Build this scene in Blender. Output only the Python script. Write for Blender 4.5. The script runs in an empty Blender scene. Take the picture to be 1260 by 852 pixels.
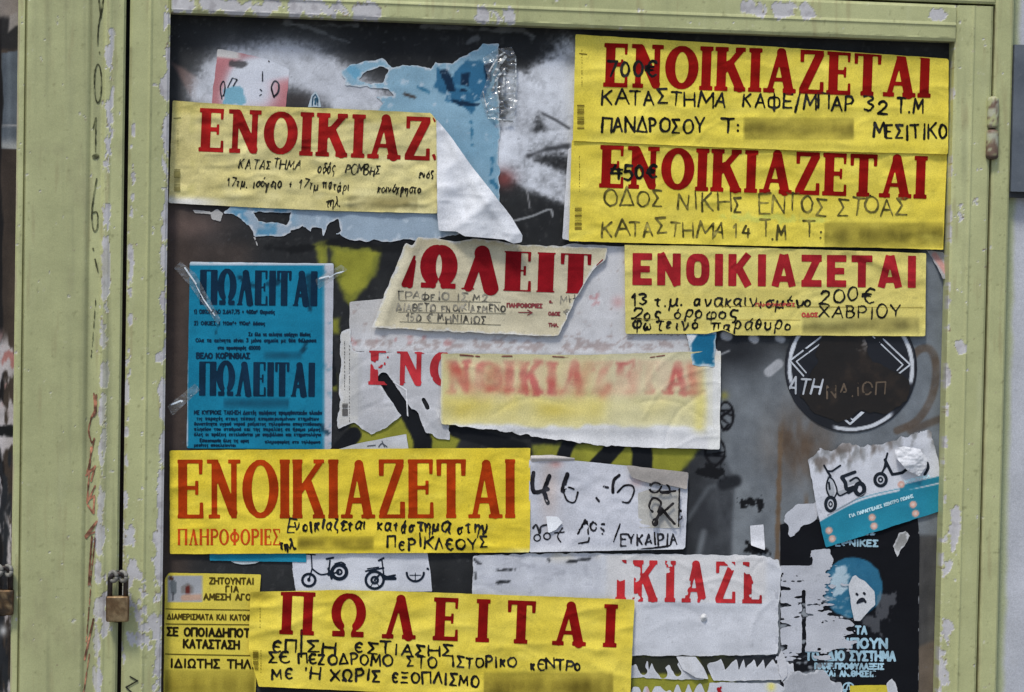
import bpy, bmesh, math, random
import numpy as np
from mathutils import Matrix, Vector, Euler

SC = bpy.context.scene
COL = SC.collection
random.seed(7)
RNG = np.random.default_rng(11)

# ------------------------------------------------------------------ camera, light, exposure
W, H = 1260.0, 852.0            # proportions of the photograph
FPX = 2700.0                    # focal length in photograph pixels
MM = 0.0011                     # metres per photograph pixel on the board
YAW, PITCH, ROLL = math.radians(9.0), math.radians(-1.8), math.radians(1.09)
TARGET = Vector((0.0, 0.0, 1.5))
_dir = Vector((math.sin(YAW) * math.cos(PITCH), math.cos(YAW) * math.cos(PITCH), math.sin(PITCH)))
CAMPOS = TARGET - _dir * (FPX * MM)
_right = _dir.cross(Vector((0, 0, 1))).normalized()
_up = _right.cross(_dir).normalized()
_r2 = _right * math.cos(ROLL) + _up * math.sin(ROLL)
_u2 = _up * math.cos(ROLL) - _right * math.sin(ROLL)
CR, CU, CD = np.array(_r2), np.array(_u2), np.array(_dir)
CP = np.array(CAMPOS)

cam_d = bpy.data.cameras.new("camera")
cam_d.sensor_width = 36.0
cam_d.lens = 36.0 * FPX / W
cam_d.clip_end = 500.0
cam = bpy.data.objects.new("camera", cam_d)
cam.matrix_world = Matrix(((_r2.x, _u2.x, -_dir.x, CAMPOS.x), (_r2.y, _u2.y, -_dir.y, CAMPOS.y),
                           (_r2.z, _u2.z, -_dir.z, CAMPOS.z), (0, 0, 0, 1)))
COL.objects.link(cam)
SC.camera = cam

SUN_EL, SUN_ROT = math.radians(60), math.radians(212)   # bright overcast, light from up front and left
world = bpy.data.worlds.new("World")
SC.world = world
world.use_nodes = True
nt = world.node_tree
sky = nt.nodes.new("ShaderNodeTexSky")
sky.sky_type = 'NISHITA'
sky.sun_disc = False
sky.sun_elevation = SUN_EL
sky.sun_rotation = SUN_ROT
sky.air_density = 1.0
sky.dust_density = 2.0
sky.ozone_density = 1.5
bg = nt.nodes["Background"]
bg.inputs["Strength"].default_value = 0.11
nt.links.new(sky.outputs[0], bg.inputs[0])
sun_d = bpy.data.lights.new("sun", 'SUN')
sun_d.energy = 2.1
sun_d.angle = math.radians(10)
sun_d.color = (1.0, 0.965, 0.885)
sun = bpy.data.objects.new("sun", sun_d)
sv = Vector((math.sin(SUN_ROT) * math.cos(SUN_EL), math.cos(SUN_ROT) * math.cos(SUN_EL), math.sin(SUN_EL)))
sun.rotation_euler = sv.to_track_quat('Z', 'Y').to_euler()
sun.location = (-2, -4, 6)
COL.objects.link(sun)
SC.view_settings.view_transform = 'Standard'
SC.view_settings.look = 'None'
SC.view_settings.gamma = 1.0
SC.view_settings.use_curve_mapping = False
SC.view_settings.exposure = 0.32
GAIN = 0.85                     # how bright a white albedo shows; used only to turn seen colours into albedos

# ------------------------------------------------------------------ plane geometry
def P(px, py, off=0.0):
    """Points of the plane `off` metres in front of the board (arrays in, n x 3 out)."""
    px = np.asarray(px, float); py = np.asarray(py, float)
    off = np.broadcast_to(np.asarray(off, float), px.shape)
    d = (CD[None, :] + ((px.ravel() - W / 2) / FPX)[:, None] * CR + ((H / 2 - py.ravel()) / FPX)[:, None] * CU)
    t = (-off.ravel() - CP[1]) / d[:, 1]
    return CP + d * t[:, None]

def Q(v):
    r = np.asarray(v) - CP
    z = r @ CD
    return W / 2 + FPX * (r @ CR) / z, H / 2 - FPX * (r @ CU) / z

# ------------------------------------------------------------------ noise and shape fields
def vnoise(x, y, seed=0):
    xi = np.floor(x).astype(np.int64); yi = np.floor(y).astype(np.int64)
    fx = x - xi; fy = y - yi
    fx = fx * fx * (3 - 2 * fx); fy = fy * fy * (3 - 2 * fy)
    def h(a, b):
        n = (a * 374761393 + b * 668265263 + seed * 974634777) & 0xFFFFFFFF
        n = ((n ^ (n >> 13)) * 1274126177) & 0xFFFFFFFF
        n = n ^ (n >> 16)
        return (n & 0xFFFF) / 32767.5 - 1.0
    a = h(xi, yi); b = h(xi + 1, yi); c = h(xi, yi + 1); d = h(xi + 1, yi + 1)
    return (a + (b - a) * fx) * (1 - fy) + (c + (d - c) * fx) * fy

def fbm(x, y, scale=40.0, octv=4, seed=0, sy=None):
    x = np.asarray(x, float) / scale; y = np.asarray(y, float) / (sy or scale)
    s = 0; a = 1.0; t = 0
    for k in range(octv):
        s = s + a * vnoise(x, y, seed + k * 17); t += a
        x = x * 2.03 + 11.3; y = y * 2.03 + 5.7; a *= 0.5
    return s / t

def segd(x, y, pts):
    d = np.full(np.shape(x), 1e9)
    for (ax, ay), (bx, by) in zip(pts[:-1], pts[1:]):
        vx, vy = bx - ax, by - ay
        L = vx * vx + vy * vy + 1e-9
        t = np.clip(((x - ax) * vx + (y - ay) * vy) / L, 0, 1)
        d = np.minimum(d, np.hypot(x - ax - t * vx, y - ay - t * vy))
    return d

def polysd(x, y, poly):
    """Signed distance to a polygon, positive inside."""
    d = segd(x, y, list(poly) + [poly[0]])
    ins = np.zeros(np.shape(x), bool)
    n = len(poly)
    for i in range(n):
        ax, ay = poly[i]; bx, by = poly[(i + 1) % n]
        if ay == by: continue
        c = ((ay > y) != (by > y)) & (x < (bx - ax) * (y - ay) / (by - ay) + ax)
        ins ^= c
    return np.where(ins, d, -d)

def sst(v, a, b):
    t = np.clip((v - a) / (b - a), 0, 1)
    return t * t * (3 - 2 * t)

def flat(x, rgb):
    return np.broadcast_to(np.array(rgb, float), np.shape(x) + (3,)).copy()

def mix(c, m, rgb):
    m = np.clip(m, 0, 1)[..., None]
    return c * (1 - m) + np.array(rgb, float) * m

def lin(c):
    c = np.clip(np.asarray(c, float) / 255.0, 0, 1)
    l = np.where(c <= 0.04045, c / 12.92, ((c + 0.055) / 1.055) ** 2.4)
    return np.clip(l / GAIN, 0.0022, 0.9)

# ------------------------------------------------------------------ materials
def pigment(name, rough=0.75, bump=0.15, bscale=220.0, mottle=0.10, mscale=60.0, spec=0.3, metallic=0.0, grain=0.13, transmission=0.0):
    """Procedural surface that reads the pigment laid on the mesh and breaks it with grain, mottle and relief."""
    m = bpy.data.materials.new(name)
    m.use_nodes = True
    t = m.node_tree; N = t.nodes; L = t.links
    b = N["Principled BSDF"]
    b.inputs["Roughness"].default_value = rough
    b.inputs["Metallic"].default_value = metallic
    b.inputs["Specular IOR Level"].default_value = spec
    at = N.new("ShaderNodeAttribute"); at.attribute_name = "pigment"
    tc = N.new("ShaderNodeTexCoord")
    n1 = N.new("ShaderNodeTexNoise"); n1.inputs["Scale"].default_value = mscale; n1.inputs["Detail"].default_value = 6
    n2 = N.new("ShaderNodeTexNoise"); n2.inputs["Scale"].default_value = 620; n2.inputs["Detail"].default_value = 2
    L.new(tc.outputs["Object"], n1.inputs["Vector"]); L.new(tc.outputs["Object"], n2.inputs["Vector"])
    r1 = N.new("ShaderNodeMapRange"); r1.inputs["From Min"].default_value = .3; r1.inputs["From Max"].default_value = .7
    r1.inputs["To Min"].default_value = 1 - mottle; r1.inputs["To Max"].default_value = 1 + mottle
    r2 = N.new("ShaderNodeMapRange"); r2.inputs["From Min"].default_value = .3; r2.inputs["From Max"].default_value = .7
    r2.inputs["To Min"].default_value = 1 - grain; r2.inputs["To Max"].default_value = 1 + grain
    L.new(n1.outputs["Fac"], r1.inputs["Value"]); L.new(n2.outputs["Fac"], r2.inputs["Value"])
    mu = N.new("ShaderNodeMath"); mu.operation = 'MULTIPLY'
    L.new(r1.outputs[0], mu.inputs[0]); L.new(r2.outputs[0], mu.inputs[1])
    vm = N.new("ShaderNodeVectorMath"); vm.operation = 'SCALE'
    L.new(at.outputs["Color"], vm.inputs[0]); L.new(mu.outputs[0], vm.inputs["Scale"])
    L.new(vm.outputs[0], b.inputs["Base Color"])
    rr = N.new("ShaderNodeMapRange")
    rr.inputs["To Min"].default_value = max(0.05, rough - .12); rr.inputs["To Max"].default_value = min(1, rough + .12)
    L.new(n1.outputs["Fac"], rr.inputs["Value"]); L.new(rr.outputs[0], b.inputs["Roughness"])
    n3 = N.new("ShaderNodeTexNoise"); n3.inputs["Scale"].default_value = bscale; n3.inputs["Detail"].default_value = 5
    L.new(tc.outputs["Object"], n3.inputs["Vector"])
    bp = N.new("ShaderNodeBump"); bp.inputs["Strength"].default_value = bump; bp.inputs["Distance"].default_value = 0.001
    L.new(n3.outputs["Fac"], bp.inputs["Height"]); L.new(bp.outputs[0], b.inputs["Normal"])
    return m

M_PAPER = pigment("paper", .85, .4, 75, .08, 35, .15)
M_GLOSS = pigment("coated_paper", .5, .22, 60, .06, 30, .4)
M_INK = pigment("printed_ink", .85, .2, 120, .18, 45, .06)
M_PEN = pigment("marker_ink", .8, .1, 200, .3, 90, .06)
M_BOARD = pigment("sprayed_panel", .7, .25, 160, .2, 40, .15)
M_PAINT = pigment("enamel_paint", .48, .35, 130, .08, 28, .4, grain=.08)
M_WALL = pigment("render_wall", .85, .5, 160, .06, 25, .2)
M_BRASS = pigment("tarnished_brass", .42, .2, 300, .22, 160, .5, .75)
M_STEEL = pigment("dull_steel", .4, .3, 300, .25, 160, .5, .8)
M_GROUND = pigment("paving", .85, .5, 60, .2, 8, .2)

def clear_film():
    m = bpy.data.materials.new("clear_film")
    m.use_nodes = True
    t = m.node_tree; N = t.nodes; L = t.links
    N.remove(N["Principled BSDF"])
    tr = N.new("ShaderNodeBsdfTransparent"); tr.inputs[0].default_value = (.93, .94, .93, 1)
    gl = N.new("ShaderNodeBsdfGlossy"); gl.inputs["Roughness"].default_value = .16
    df = N.new("ShaderNodeBsdfDiffuse"); df.inputs[0].default_value = (.75, .76, .76, 1)
    tc = N.new("ShaderNodeTexCoord")
    nz = N.new("ShaderNodeTexNoise"); nz.inputs["Scale"].default_value = 90; nz.inputs["Detail"].default_value = 5
    nz.inputs["Distortion"].default_value = 1.5
    L.new(tc.outputs["Object"], nz.inputs["Vector"])
    rp = N.new("ShaderNodeMapRange"); rp.inputs["From Min"].default_value = .52; rp.inputs["From Max"].default_value = .75
    rp.inputs["To Min"].default_value = .02; rp.inputs["To Max"].default_value = .22
    L.new(nz.outputs["Fac"], rp.inputs["Value"])
    bp = N.new("ShaderNodeBump"); bp.inputs["Strength"].default_value = .6; bp.inputs["Distance"].default_value = .002
    L.new(nz.outputs["Fac"], bp.inputs["Height"]); L.new(bp.outputs[0], gl.inputs["Normal"])
    m1 = N.new("ShaderNodeMixShader"); L.new(rp.outputs[0], m1.inputs[0]); L.new(tr.outputs[0], m1.inputs[1]); L.new(df.outputs[0], m1.inputs[2])
    m2 = N.new("ShaderNodeMixShader"); m2.inputs[0].default_value = .14
    L.new(m1.outputs[0], m2.inputs[1]); L.new(gl.outputs[0], m2.inputs[2])
    L.new(m2.outputs[0], N["Material Output"].inputs[0])
    return m
M_FILM = clear_film()

# ------------------------------------------------------------------ mesh building
def link_mesh(name, verts, faces, mat, cols=None, parent=None, origin=None, smooth=True):
    verts = np.asarray(verts, float)
    if origin is None:
        origin = np.zeros(3) if parent is not None else verts.mean(0)
    me = bpy.data.meshes.new(name)
    me.from_pydata((verts - origin).tolist(), [], faces)
    if cols is not None:
        a = me.color_attributes.new("pigment", 'FLOAT_COLOR', 'POINT')
        c4 = np.ones((len(verts), 4), np.float32); c4[:, :3] = cols
        a.data.foreach_set("color", c4.ravel())
    if smooth:
        me.polygons.foreach_set("use_smooth", np.ones(len(me.polygons), bool))
    me.materials.append(mat)
    me.update()
    o = bpy.data.objects.new(name, me)
    COL.objects.link(o)
    if parent is not None:
        o.parent = parent
    else:
        o.location = Vector(origin)
    return o

def tag(o, label, cat, group=None):
    o["label"] = label; o["category"] = cat
    if group: o["group"] = group
    return o

def march(F, x0, y0, cell):
    """Marching squares on a field: positive is inside. Returns picture-plane points and faces."""
    ny, nx = F.shape
    ins = F > 0
    cid = -np.ones(F.shape, int); k = int(ins.sum()); cid[ins] = np.arange(k)
    jj, ii = np.nonzero(ins)
    X = [x0 + ii * cell]; Y = [y0 + jj * cell]
    hc = ins[:, :-1] != ins[:, 1:]
    hid = -np.ones(hc.shape, int); n = int(hc.sum()); hid[hc] = k + np.arange(n); k += n
    j, i = np.nonzero(hc); a = F[j, i]; b = F[j, i + 1]; t = a / (a - b)
    X.append(x0 + (i + t) * cell); Y.append(y0 + j * cell)
    vc = ins[:-1] != ins[1:]
    vid = -np.ones(vc.shape, int); n = int(vc.sum()); vid[vc] = k + np.arange(n)
    j, i = np.nonzero(vc); a = F[j, i]; b = F[j + 1, i]; t = a / (a - b)
    X.append(x0 + i * cell); Y.append(y0 + (j + t) * cell)
    case = ins[:-1, :-1] * 1 + ins[:-1, 1:] * 2 + ins[1:, 1:] * 4 + ins[1:, :-1] * 8
    faces = []
    for cs in range(1, 16):
        j, i = np.nonzero(case == cs)
        if not len(j): continue
        c = [cid[j, i], cid[j, i + 1], cid[j + 1, i + 1], cid[j + 1, i]]
        e = [hid[j, i], vid[j, i + 1], hid[j + 1, i], vid[j, i]]
        poly = []
        for q in range(4):
            i1 = (cs >> q) & 1; i2 = (cs >> ((q + 1) % 4)) & 1
            if i1: poly.append(c[q])
            if i1 != i2: poly.append(e[q])
        faces += np.stack(poly[::-1], 1).tolist()
    return np.concatenate(X), np.concatenate(Y), faces

SIGNS = "printed rental and sale signs pasted on the cabinet"
class Sheet:
    """A pasted sheet: outline field, relief over the board, pigment; ink can be laid on it."""
    def __init__(s, name, label, cat, poly, off, paint, ragged=0, rscale=12, rsy=None, cell=2.6, amp=.0006, wscale=70,
                 creases=(), curl=0, cuts=(), field=None, mat=None, group=None, seed=0, lift=None, part_of=None, fibre=False):
        if group == SIGNS:                       # sharp little folds where the paste let go
            rg = random.Random(seed * 7 + 3); xa, xb = min(p[0] for p in poly), max(p[0] for p in poly); ya, yb = min(p[1] for p in poly), max(p[1] for p in poly)
            creases = list(creases); cell = min(cell, 2.1)
            for k in range(int(5 + (xb - xa) / 60)):
                cx, cy, an, ln = rg.uniform(xa, xb), rg.uniform(ya, yb), rg.gauss(.12, .5), rg.uniform(14, 55)
                pts = [(cx + ln * t * math.cos(an + .3 * t), cy + ln * t * math.sin(an + .3 * t)) for t in (-1, -.4, .2, 1)]
                creases.append((pts, rg.uniform(1.8, 3.2), rg.choice((-1, 1, 1)) * rg.uniform(.0003, .0008)))
        s.off, s.amp, s.wscale, s.creases, s.seed, s.poly, s.curl, s.lift = off, amp, wscale, creases, seed, poly, curl, lift
        xs = [p[0] for p in poly]; ys = [p[1] for p in poly]
        x0, x1, y0, y1 = min(xs) - 8, max(xs) + 8, min(ys) - 8, max(ys) + 8
        gx, gy = np.meshgrid(np.arange(x0, x1, cell), np.arange(y0, y1, cell))
        F = polysd(gx, gy, poly)
        F = F + .35 * fbm(gx, gy, 9, 2, seed + 91)
        if ragged: F = F + ragged * fbm(gx, gy, rscale, 4, seed + 5, rsy)
        if field is not None: F = field(gx, gy, F)
        for pts, r in cuts:
            F = np.minimum(F, segd(gx, gy, pts) - r + 1.2 * fbm(gx, gy, 8, 3, seed + 9))
        X, Y, faces = march(F, x0, y0, cell)
        v = P(X, Y, s.h(X, Y))
        col = paint(X, Y)
        if ragged >= 1.4 or fibre:              # torn edges show pale fibre
            fv = F[np.clip(np.round((Y - y0) / cell).astype(int), 0, F.shape[0] - 1), np.clip(np.round((X - x0) / cell).astype(int), 0, F.shape[1] - 1)]
            col = mix(col, sst(2.6 - fv + 3.5 * fbm(X, Y, 5, 3, seed + 61), 0, 2.6) * .75, (196, 197, 200))
        s.origin = v.mean(0)
        parent = part_of.o if part_of else None
        if part_of: s.origin = part_of.origin
        s.o = link_mesh(name, v, faces, mat or M_PAPER, lin(col), parent, s.origin)
        if label and not part_of: tag(s.o, label, cat, group)
    def h(s, x, y):
        x = np.asarray(x, float); y = np.asarray(y, float)
        r = s.off + s.amp * (fbm(x, y, s.wscale, 2, s.seed + 31) + .45 - 1.7 * np.abs(fbm(x, y, s.wscale * .8, 2, s.seed + 37, s.wscale * .35)) + .16 * fbm(x, y, s.wscale * .16, 2, s.seed + 41))
        for pts, w, a in s.creases:
            d = segd(x, y, pts)
            r = r + a * np.exp(-(d / w) ** 2)
        if s.curl:
            e = np.clip(polysd(x, y, s.poly), 0, 30)
            r = r + s.curl * np.exp(-e / 7.0) * (.5 + .5 * fbm(x, y, 60, 2, s.seed + 77))
        if s.lift: r = r + s.lift(x, y)
        return r
    def lines(s, name, rows, rgb, **k):
        for r in rows: s.ink(name, r, rgb, **k)
    def ink(s, name, prims, rgb, cell=1.0, wear=0.0, wscale=14, mat=None, up=.0005, fade=0.12, label=None, clip=1.0, holes=()):
        bx = np.array([[min(p[1], p[3]) - max(p[5], p[6]) - 2, max(p[1], p[3]) + max(p[5], p[6]) + 2,
                        min(p[2], p[4]) - max(p[5], p[6]) - 2, max(p[2], p[4]) + max(p[5], p[6]) + 2] for p in prims])
        x0, x1, y0, y1 = bx[:, 0].min(), bx[:, 1].max(), bx[:, 2].min(), bx[:, 3].max()
        F = raster(prims, x0, x1, y0, y1, cell)
        ny, nx = F.shape
        gx, gy = np.meshgrid(x0 + np.arange(nx) * cell, y0 + np.arange(ny) * cell)
        if mat is M_PEN: F = F + .45 * fbm(gx, gy, 3.2, 2, s.seed + 19)
        if clip is not None: F = np.minimum(F, polysd(gx, gy, s.poly) - clip)
        if wear: F = np.where(F > -2, np.minimum(F, (fbm(gx, gy, wscale, 5, s.seed + 3) * 2.3 + 1.05 - 1.7 * wear) * 1.6), F)
        for pts, r in holes: F = np.minimum(F, segd(gx, gy, pts) - r + 4 * fbm(gx, gy, 8, 4, s.seed + 23))
        X, Y, faces = march(F, x0, y0, cell)
        if not len(X): return None
        v = P(X, Y, s.h(X, Y) + up)
        base = flat(X, rgb)
        if mat is M_PEN: base = base * (1 + np.clip(.9 * fbm(X, Y, 7, 3, s.seed + 14), -.3, .9))[:, None] + np.clip(26 * fbm(X, Y, 9, 3, s.seed + 15), 0, 30)[:, None]
        base = base * (1 + fade * fbm(X, Y, 22, 3, s.seed + 13))[:, None]
        o = link_mesh(name, v - s.origin, faces, mat or M_INK, lin(base), s.o)
        if label: o["label"] = label
        return o

def raster(prims, x0, x1, y0, y1, cell):
    nx = int((x1 - x0) / cell) + 2; ny = int((y1 - y0) / cell) + 2
    F = np.full((ny, nx), -50.0)
    for k, ax, ay, bx, by, ra, rb in prims:
        R = max(ra, rb) + 2.5
        i0 = max(0, int((min(ax, bx) - R - x0) / cell)); i1 = min(nx, int((max(ax, bx) + R - x0) / cell) + 2)
        j0 = max(0, int((min(ay, by) - R - y0) / cell)); j1 = min(ny, int((max(ay, by) + R - y0) / cell) + 2)
        if i1 <= i0 or j1 <= j0: continue
        gx, gy = np.meshgrid(x0 + np.arange(i0, i1) * cell, y0 + np.arange(j0, j1) * cell)
        vx, vy = bx - ax, by - ay
        L = math.hypot(vx, vy) + 1e-9
        ux, uy = vx / L, vy / L
        s = (gx - ax) * ux + (gy - ay) * uy
        q = np.abs(-(gx - ax) * uy + (gy - ay) * ux)
        t = np.clip(s / L, 0, 1)
        r = ra + (rb - ra) * t
        if k == 'c':
            f = r - np.hypot(gx - ax - t * vx, gy - ay - t * vy)
        else:
            f = np.minimum(r - q, np.minimum(s, L - s))
        F[j0:j1, i0:i1] = np.maximum(F[j0:j1, i0:i1], f)
    return F

# ------------------------------------------------------------------ letter shapes
def ell(cx, cy, rx, ry, a0=0, a1=360, n=18):
    return [(cx + rx * math.cos(math.radians(a0 + (a1 - a0) * k / n)), cy + ry * math.sin(math.radians(a0 + (a1 - a0) * k / n))) for k in range(n + 1)]

def crom(pts, n=5):
    if len(pts) < 3: return pts
    o = []
    p = [pts[0]] + list(pts) + [pts[-1]]
    for i in range(1, len(p) - 2):
        for k in range(n):
            t = k / n
            o.append(tuple(.5 * ((2 * p[i][d]) + (-p[i - 1][d] + p[i + 1][d]) * t + (2 * p[i - 1][d] - 5 * p[i][d] + 4 * p[i + 1][d] - p[i + 2][d]) * t * t
                     + (-p[i - 1][d] + 3 * p[i][d] - 3 * p[i + 1][d] + p[i + 2][d]) * t ** 3) for d in (0, 1)))
    o.append(pts[-1])
    return o

HWSRC = {   # width | strokes on a ten by ten square; ~ marks a rounded stroke
 'Α': '8|0,0 5,10 10,0;2,3.6 8,3.6', 'Β': '7|0,0 0,10;~0,10 6,10 8.5,7.8 6,5.5 0,5.2;~0,5.2 7,5.2 10,2.7 7,0 0,0',
 'Γ': '6|0,0 0,10 9,10', 'Δ': '9|0,0 5,10 10,0 0,0', 'Ε': '6.5|9.5,10 0,10 0,0 9.5,0;0,5.2 8,5.2',
 'є': '6.5|~9,9 5,10 1,8 0,5 1,2 5,0 9.5,1;0,5 7.5,5', 'Ζ': '7|0,10 9.5,10 0,0 10,0',
 'Η': '8|0,0 0,10;10,0 10,10;0,5 10,5', 'Θ': '9|O;2,5 8,5', 'Ι': '2.6|5,0 5,10', 'Κ': '7.5|0,0 0,10;9,10 0,4.4;2.4,6 10,0',
 'Λ': '8|0,0 5,10 10,0', 'Μ': '9.5|0,0 1,10 5,3 9,10 10,0', 'Ν': '8|0,0 0,10 10,0 10,10', 'Ξ': '7|0,10 10,10;1.5,5 8.5,5;0,0 10,0',
 'Ο': '8.5|O', 'Π': '8|0,0 0,10 10,10 10,0', 'Ρ': '6.5|0,0 0,10;~0,10 7,10 10,7.4 7,4.9 0,4.7', 'Σ': '7|9.5,10 0,10 5.5,5.2 0,0 10,0',
 'Τ': '8|0,10 10,10;5,10 5,0', 'Υ': '8|0,10 5,4.6 10,10;5,4.6 5,0', 'Φ': '9|5,-1 5,11;~5,8.5 1,7.8 0,5 1,2.2 5,1.5 9,2.2 10,5 9,7.8 5,8.5',
 'Χ': '8|0,0 10,10;0,10 10,0', 'Ψ': '9|5,0 5,10;~0,10 .5,5 5,3.4 9.5,5 10,10', 'Ω': '9|0,0 3.4,0;~3.4,0 .6,4 1,8 5,10 9,8 9.4,4 6.6,0;6.6,0 10,0',
 '0': '6|O', '1': '3.5|0,7 6,10 6,0', '2': '6.5|~.5,7.8 3,10 8,9.4 8.4,6.6 4,2.6 0,0;0,0 10,0', '3': '6|~0,9.2 5,10 9,7.8 4,5.3 9.6,3 5,0 0,1',
 '4': '7|4,10 0,4 10,4;7,7 7,0', '5': '6|9,10 1,10 .6,5.6;~.6,5.6 6,6.2 9.6,3.2 6,0 0,.6', '6': '6.5|~8,10 2,6.8 0,3 4,0 9,1.4 9,4.6 5,5.8 .6,3.6',
 '7': '6.5|0,10 10,10 3,0', '8': '6|~5,5.3 1,7.6 5,10 9,7.6 5,5.3 0,2.6 5,0 10,2.6 5,5.3', '9': '6|~9,6 4,4.6 .6,7.4 5,10 9.4,7.6 9,4 6,0',
 '€': '7|~10,9 6,10 2.5,7.6 2,5 2.6,2.2 6,0 10,1;0,6 7.4,6;0,4.2 7,4.2', '/': '4|0,-2 10,12', ':': '1.4|5,1 5,1.4;5,6 5,6.4', '.': '1.4|5,0 5,.5',
 ',': '1.6|5,1 3,-2', '+': '6|5,2 5,8;1,5 9,5', '-': '4|1,5 9,5', "'": '1.4|5,10 4,7.6', ' ': '5|', '²': '3|~1,9 4,10 7,8.6 1,6;1,6 8,6',
 '(': '3|~9,11 3,8 3,2 9,-1', ')': '3|~1,11 7,8 7,2 1,-1', '"': '3|3,10 3,7.6;7,10 7,7.6', '_': '6|0,0 10,0',
 'α': '6|~8,6 5,6.8 1,5.6 .5,2 4,0 7.4,3 8.6,6.4;~8.6,6.4 8,2 10,0', 'ά': '6|~8,6 5,6.8 1,5.6 .5,2 4,0 7.4,3 8.6,6.4;~8.6,6.4 8,2 10,0;6,8.4 8,10.5',
 'γ': '6|0,6.4 5,0;~10,6.6 5,0 3.4,-4 5,-4 5.4,0', 'δ': '5.5|~8,9.6 3,9 3.4,7.4 8,5 9,2.4 5,0 1,2 1.6,5 6,5.8',
 'ε': '5|~9,5.8 4,6.6 1.6,5.2 5,3.6 1,2.2 3.4,0 9,1', 'έ': '5|~9,5.8 4,6.6 1.6,5.2 5,3.6 1,2.2 3.4,0 9,1;5,8.4 7,10.5',
 'ζ': '5|3,10 9,10;~9,10 1,4 3,1 8,0 7,-3', 'η': '6|0,6.5 1.6,0;~1.6,3.6 5,6.8 8.6,5.4 8.4,0 8.2,-3.6', 'ή': '6|0,6.5 1.6,0;~1.6,3.6 5,6.8 8.6,5.4 8.4,0 8.2,-3.6;5,8.6 7,10.6',
 'θ': '5|~5,10 1,7 1,3 5,0 9,3 9,7 5,10;1,5 9,5', 'ι': '2|~4,6.6 4,1 8,0', 'ί': '2|~4,6.6 4,1 8,0;4,8.4 6,10.5', 'κ': '5.5|1,6.6 1,0;8,6.4 1.4,3;3,3.6 9,0',
 'λ': '6|~1,10 4,8 10,0;5,6 0,0', 'μ': '6.5|1,6.5 0,-3.6;~1,2 4,0 7,1.4 8.6,6.5;~8.6,6.5 8.4,1 10,0', 'ν': '5.5|0,6.4 4,0;~4,0 8.6,3 9,6.6',
 'ο': '5.5|~5,6.6 1,5 1,1.6 5,0 9,1.6 9,5 5,6.6', 'ό': '5.5|~5,6.6 1,5 1,1.6 5,0 9,1.6 9,5 5,6.6;5,8.4 7,10.5', 'π': '6.5|0,6.4 10,6.6;2.4,6.4 2,0;7.6,6.5 8,0',
 'ρ': '5.5|1,-3.6 1,3;~1,3 3,6.4 8,6 9,3 6,0 1.4,1', 'σ': '6|9.6,6.5 5,6.5;~5,6.5 1,5 1,1.6 5,0 8.6,2 8,5 5,6.5', 'ς': '5|~8.6,6 4,6.6 1,4 3,2 7.6,.8 7,-2.6 4,-2.6',
 'τ': '5|0,6.4 9.6,6.5;~5,6.4 4.6,1 8,0', 'υ': '5.5|~.6,6.5 1,1.4 5,0 9,2 8.4,6.5', 'φ': '7|~3,6.4 .4,4 1.4,1 5,.4 9,1.4 9.4,5 6.6,6.4 5,4 5,-3.8',
 'χ': '6|0,6.4 9,-3.2;9,6.5 0,-3.2', 'ω': '7|~2,6.4 0,3 1.6,0 4.4,1 5,3.4 5.6,1 8.4,0 10,3 8,6.4', 'ύ': '5.5|~.6,6.5 1,1.4 5,0 9,2 8.4,6.5;5,8.4 7,10.5',
 'ώ': '7|~2,6.4 0,3 1.6,0 4.4,1 5,3.4 5.6,1 8.4,0 10,3 8,6.4;5,8.4 7,10.5', 'ξ': '5|~9,10 3,9 3,7.6 8,7 1.6,4 1.6,2 8,.6 7,-3', 'β': '6|~1,-3.6 1,7 4,10 8,8 4,5.4 9,3 6,0 1,1', 'ψ': '7|~0,6.4 1,1.4 5,.4 9,1.4 10,6.4;5,9 5,-3.6',
 'm': '8|1,6.5 1,0;~1,3.6 3,6.4 5,5.6 5,0;~5,3.6 7,6.4 9.4,5.6 9.4,0',
}
HW = {}
for ch, src in HWSRC.items():
    w, st = src.split('|')
    out = []
    for part in st.split(';'):
        if not part: continue
        if part == 'O':
            out.append(ell(5, 5, 5, 5, 100, 460, 16)); continue
        sm = part[0] == '~'
        pts = [tuple(float(v) for v in q.split(',')) for q in part.lstrip('~').split()]
        out.append(crom(pts) if sm else pts)
    HW[ch] = (float(w), out)

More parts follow.
